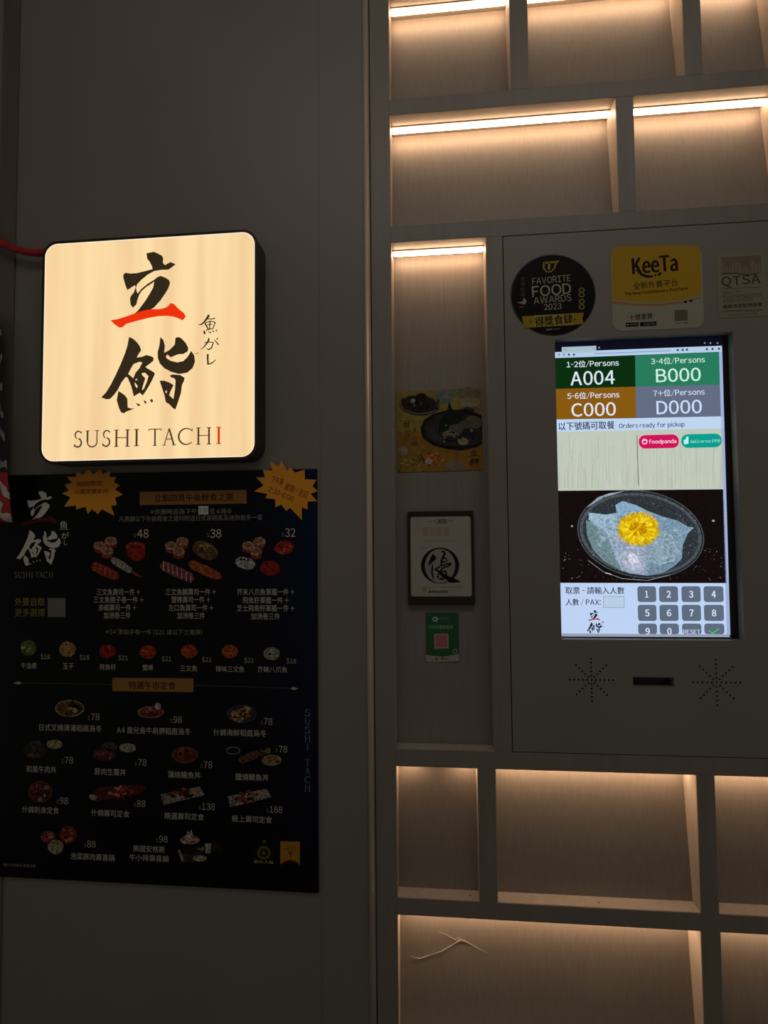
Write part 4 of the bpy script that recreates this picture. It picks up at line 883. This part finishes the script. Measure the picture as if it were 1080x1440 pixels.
# ================================================================ THINGS IN THE TALL NARROW NICHE
kC = (DT - DB) / (C_T - C_B)
def cb(lift): return Board(DB - lift, kC, Z(C_B))
b1 = cb(0.0012)
def p_leaf(pr):
    q = lambda l: [(540 + x / 6.75, 520 + y / 6.75) for x, y in l]
    P = lambda l, c, y: pr.poly(q(l), c, y)
    E = lambda cx, cy, rx, ry, c, y, rot=0, jag=0: pr.ell(540 + cx / 6.75, 520 + cy / 6.75, rx / 6.75, ry / 6.75, c, y, 26, rot, jag)
    P([(115, 210), (920, 165), (928, 560), (125, 590)], (158, 140, 62), 1); P([(125, 590), (928, 560), (935, 950), (135, 975)], (158, 116, 46), 1)
    P([(480, 195), (700, 180), (640, 330), (500, 330)], (120, 130, 120), 2)
    E(335, 335, 192, 100, (60, 50, 42), 2, 3); E(335, 330, 186, 93, (120, 112, 98), 3, 3); E(335, 328, 172, 82, (48, 42, 38), 4, 3)
    for i in range(34): E(random.gauss(320, 75), random.gauss(325, 32), random.uniform(10, 32), random.uniform(8, 22), random.choice([(36, 24, 22), (70, 50, 42), (22, 16, 16), (110, 98, 92), (52, 36, 34)]), 5 + i % 4, 0, .15)
    E(355, 262, 55, 38, (34, 26, 26), 9, 0, .1); E(275, 292, 22, 18, (170, 168, 165), 10, 0, .1)
    E(800, 225, 118, 60, (126, 116, 96), 3, 0, .08); E(815, 310, 100, 45, (160, 150, 116), 4, 0, .05); E(815, 385, 95, 50, (120, 112, 88), 3, 0, .05); E(800, 385, 55, 30, (62, 54, 42), 5, 0, .1)
    P([(345, 560), (380, 480), (470, 415), (600, 385), (780, 375), (925, 430), (932, 700), (880, 735), (740, 765), (600, 755), (460, 715), (370, 650)], (30, 26, 25), 6)
    P([(375, 560), (410, 490), (500, 430), (620, 405), (900, 440), (928, 680), (860, 710), (740, 730), (600, 720), (480, 690), (400, 630)], (56, 54, 56), 7)
    for r in (.9, .72, .55): pr.line(q([(560 - 165 * r, 560 - 10 * r), (520 - 90 * r, 560 + 90 * r), (560, 560 + 135 * r)]), 0.6, (104, 100, 98), 8)
    P([(515, 590), (530, 470), (600, 385), (620, 300), (645, 370), (740, 400), (760, 470), (700, 530), (600, 590)], (26, 40, 20), 9)
    for cx, cy, rx, ry, c in ((620, 620, 62, 42, (135, 130, 112)), (690, 560, 60, 40, (110, 106, 96)), (770, 540, 70, 55, (92, 88, 80)), (850, 500, 80, 60, (112, 100, 84)), (620, 655, 50, 28, (28, 24, 22)), (750, 680, 52, 36, (165, 150, 122)), (800, 600, 60, 45, (44, 42, 40)), (660, 600, 30, 14, (170, 168, 155))): E(cx, cy, rx, ry, c, 10 + (cx % 3), 10, .08)
    for i in range(22): E(random.uniform(560, 900), random.uniform(500, 700), random.uniform(6, 16), random.uniform(5, 12), random.choice([(150, 146, 136), (34, 30, 28), (90, 84, 74)]), 14, 0, .2)
    for i in range(50): E(random.uniform(140, 350), random.uniform(820, 960), random.uniform(6, 24), random.uniform(4, 10), random.choice([(130, 128, 44), (170, 166, 80), (92, 100, 30), (150, 150, 60)]), 3 + i % 3, random.uniform(-50, 50), .1)
    E(180, 770, 45, 45, (150, 148, 138), 2, 0, .1)
    for i in range(36): E(random.uniform(370, 580), random.uniform(790, 880), random.uniform(8, 26), random.uniform(5, 12), random.choice([(196, 84, 40), (216, 130, 80), (170, 60, 30), (200, 150, 70)]), 3 + i % 3, random.uniform(-40, 40), .1)
    for pts in ([(320, 810), (350, 860)], [(345, 800), (380, 870)], [(410, 900), (440, 908)]): pr.line(q(pts), 1.3, (30, 22, 20), 7)
    E(425, 870, 34, 30, (186, 176, 150), 7, 0, .05); E(660, 910, 90, 40, (130, 125, 112), 3, 0, .1)
    K = (44, 26, 18); pr.text('秋', 567, 577, 597, 12, K, 4, shear=.2); pr.text('刀', 568, 576.5, 610, 9, K, 4, shear=.2); pr.text('魚', 581.5, 586, 604.5, 6, K, 4); pr.text('の', 580, 586, 617, 6, K, 4); pr.text('味', 579, 588, 623.5, 7, K, 4)
    logo(pr, 659.2, 632.2, 673.6, 654.3, (28, 22, 18), (60, 26, 18), 4)
    pr.text('魚がし', 672.5, 675.5, 642, 2.6, (28, 22, 18), 4)
lp = [b1.uv(557, 551.2), b1.uv(676.4, 544.4), b1.uv(678.6, 660.8), b1.uv(560, 664.3)]
sticker('food_leaflet', None, b1, 'square yellow food leaflet with dark dishes, stuck in the tall narrow niche', 'leaflet', (150, 125, 55), p_leaf, M_leaf, uvloop=lp)
# framed quality plaque
b2 = cb(0.009); base2 = cb(0.0005)
x0, z0 = b2.uv(573.8, 851); x1, z1 = b2.uv(665.8, 718.2)
pl = empty('framed_certificate', tuple(b2.w((x0 + x1) / 2, z0)), 'dark framed certificate with a big brush character inside a Q', 'plaque')
M_brown = surface('dark_brown_frame', (0.030, 0.019, 0.011), (0.040, 0.026, 0.015), 0.45, (60, 60, 10), 0.04, spec=0.2)
o_ = rrect(x0, x1, z0, z1, 0.0035, 4); 
ix0, iz0 = b2.uv(578, 838.8); ix1, iz1 = b2.uv(661.8, 725.6)
i_ = rrect(ix0, ix1, iz0, iz1, 0.0045, 5)
plate('frame', [o_, i_], b2.y0, b2.y0 + 0.008, M_brown, pl, board=b2)
bp_ = cb(0.0082)
M_plq = surface('pale_plate', (0.40, 0.37, 0.31), (0.44, 0.41, 0.34), 0.25, (30, 30, 30))
plate('plate', [i_], bp_.y0, bp_.y0 + 0.006, M_plq, pl, board=bp_)
pr = Print(bp_); K = (26, 20, 12)
q6 = lambda x, y: (560 + x / 6, 700 + y / 6)
pr.text('2025', 614.8, 628.6, 732.9, 5.8, (40, 34, 26), 1, bold=.03); pr.text('VALID FOR', 600.2, 613.5, 733.4, 2.4, (80, 72, 58), 1); pr.text('香港認證', 629.4, 638, 732.4, 2.6, (80, 72, 58), 1)
pr.text('優質旅遊', 594, 632, 747, 13, (172, 148, 120), 1, bold=.02); pr.line([(594, 761), (652, 760)], .5, (140, 132, 110), 1)
pr.text('HONG KONG', 593, 601, 770, 2, (90, 84, 68), 1)
oc = circ(618.9, 795.4, 26.9, 25.4, 48); ic = circ(618.8, 795.8, 21.3, 24.1, 48)
pr.poly(oc, K, 1, holes=[ic]); pr.poly(ic, (160, 152, 145), 1)
z = lambda l: [(570 + x / 10.8, 760 + y / 10.8) for x, y in l]
pr.poly(z([(420, 200), (470, 255), (460, 290), (400, 340), (345, 395), (360, 320), (385, 260)]), (14, 10, 6), 3)
pr.line(z([(410, 345), (408, 420), (405, 480), (415, 540), (428, 592)]), [1, 2.6, 2.6, 2.2, 1], (14, 10, 6), 3)
pr.line(z([(545, 172), (580, 165), (600, 195), (575, 250), (550, 310), (545, 372)]), [2, 3, 3.4, 3, 3, 2], (14, 10, 6), 3)
pr.line(z([(560, 270), (610, 265), (630, 300), (605, 325), (560, 330)]), 2, (14, 10, 6), 4)
pr.line(z([(700, 350), (640, 352), (600, 372), (540, 385), (500, 415), (445, 440)]), [2.6, 2.4, 2, 2, 2, 2], (14, 10, 6), 5)
pr.line(z([(700, 352), (650, 390), (560, 420), (540, 470), (500, 520), (490, 575)]), [2.6, 2.2, 2, 3, 2, 2], (14, 10, 6), 6)
pr.line(z([(450, 440), (510, 470), (560, 520), (640, 570), (740, 600), (838, 630)]), [2, 3, 5, 6, 4.5, .8], (14, 10, 6), 7)
pr.line(z([(560, 470), (610, 465), (625, 510), (590, 560), (560, 590), (510, 575)]), [2, 2.4, 2.6, 2.6, 3, 2], (14, 10, 6), 8)
pr.poly(z([(650, 600), (740, 590), (838, 632), (720, 645), (660, 640)]), K, 2)
pr.text('QUALITY TOURISM SERVICES', 601.8, 650.6, 825.8, 3.6, (88, 80, 62), 1); pr.text('優質旅遊服務', 602.4, 630, 832.1, 4, (40, 36, 26), 1, bold=.02); pr.ell(597.5, 828.5, 3.2, 3.6, (150, 142, 96), 1)
pr.build('print', M_print, pl)
# green payment card
b3 = cb(0.0012)
def p_green(pr):
    q = q6
    x0, z0 = b3.uv(599.3, 930.6); x1, z1 = b3.uv(644.6, 861.8)
    pr.poly([(598.2, 921), (622, 923.6), (645.2, 920), (645.6, 929), (643.5, 930), (601.5, 931), (599.6, 929.6)], (168, 162, 148), 1)
    pr.ell(612, 870.8, 4.2, 3.4, (190, 205, 190), 1); pr.ell(611.5, 870.8, 2.4, 1.2, (20, 90, 42), 2); pr.text('微信支付', 617.6, 631, 869.6, 3.6, (120, 150, 125), 1); pr.text('WeChat Pay', 617.6, 632, 873.8, 2.2, (70, 120, 80), 1)
    pr.text('扫码领優惠匯率', 602.6, 636.8, 881.8, 5.4, (150, 172, 150), 1, bold=.01)
    pr.poly([(610.4, 891.4), (630.6, 891), (631, 911.8), (610.8, 912.2)], (176, 168, 160), 1); pr.poly([(612, 893), (629, 892.6), (629.4, 910.2), (612.4, 910.6)], (190, 110, 112), 2)
    pr.text('Scan to pay', 611, 632, 917, 2.4, (70, 120, 80), 1)
    pr.ell(602, 917, 4, 3.4, (96, 84, 62), 1, 10, 0, .1); pr.ell(640, 916, 3.6, 3.6, (150, 160, 140), 1, 10, 0, .12); pr.ell(640, 916, 2, 2, (30, 90, 50), 2)
    pr.ell(613.6, 927, 1.6, 1.4, (30, 60, 36), 2); pr.text('●微信', 620, 631, 926.4, 2.8, (34, 40, 30), 2)
x0, z0 = b3.uv(599.3, 930.6); x1, z1 = b3.uv(644.6, 861.6)
sticker('payment_card', None, b3, 'small green card with a pink square, below the framed certificate', 'card', (6, 92, 40), p_green, M_print, uvloop=rrect(x0, x1, z0, z1, 0.0022, 4))

# ================================================================ COBWEB THREAD
kE = (DT - DB) / (E_T - E_B); be = Board(DB - 0.0012, kE, Z(E_B))
M_web = surface('cobweb_thread', (0.50, 0.45, 0.40), (0.6, 0.55, 0.5), 0.8)
t = empty('cobweb_thread', tuple(be.pt(645, 1325)), 'thin pale crooked cobweb thread on the back of the wide bottom niche', 'cobweb')
def strand(l, r): link('strand', tube_mesh([be.pt(500 + x / 5.4, 1240 + y / 5.4) for x, y in l], r, 6), M_web, t)
strand([(410, 560), (450, 575), (490, 583), (540, 565), (600, 545), (650, 530), (700, 500), (750, 470), (800, 440)], [0.0001, .0003, .0006, .0005, .0004, .0005, .0004, .0004, .0005])
strand([(770, 425), (820, 445), (870, 470), (920, 500), (970, 525), (1010, 540)], [.0003, .0006, .0004, .0004, .0003, .0001])
strand([(625, 380), (670, 392), (710, 415), (770, 445), (820, 455)], [.0001, .0003, .0003, .0003, .0003])

# ================================================================ SPECKS ON THE LEDGES
def speck(px_, zl, y, r, label):
    x = Board(y).uv(px_, 1265)[0]; bm = bmesh.new(); bmesh.ops.create_icosphere(bm, subdivisions=1, radius=r)
    for v in bm.verts: v.co = Vector((v.co.x * random.uniform(1.2, 1.7) + x, v.co.y * random.uniform(.8, 1.1) + y, v.co.z * 0.45 + zl + r * 0.42))
    me = bpy.data.meshes.new('m'); bm.to_mesh(me); bm.free(); tag(link('dust_speck', me, M_darktaupe), label, 'debris')
speck(661, Z(D_B) + 0.0007, 0.014, 0.0016, 'tiny dark speck on the ledge of the small niche below the tall one')
speck(842, Z(D_B) + 0.0007, 0.012, 0.0014, 'tiny dark speck on the ledge of the wide niche under the kiosk')
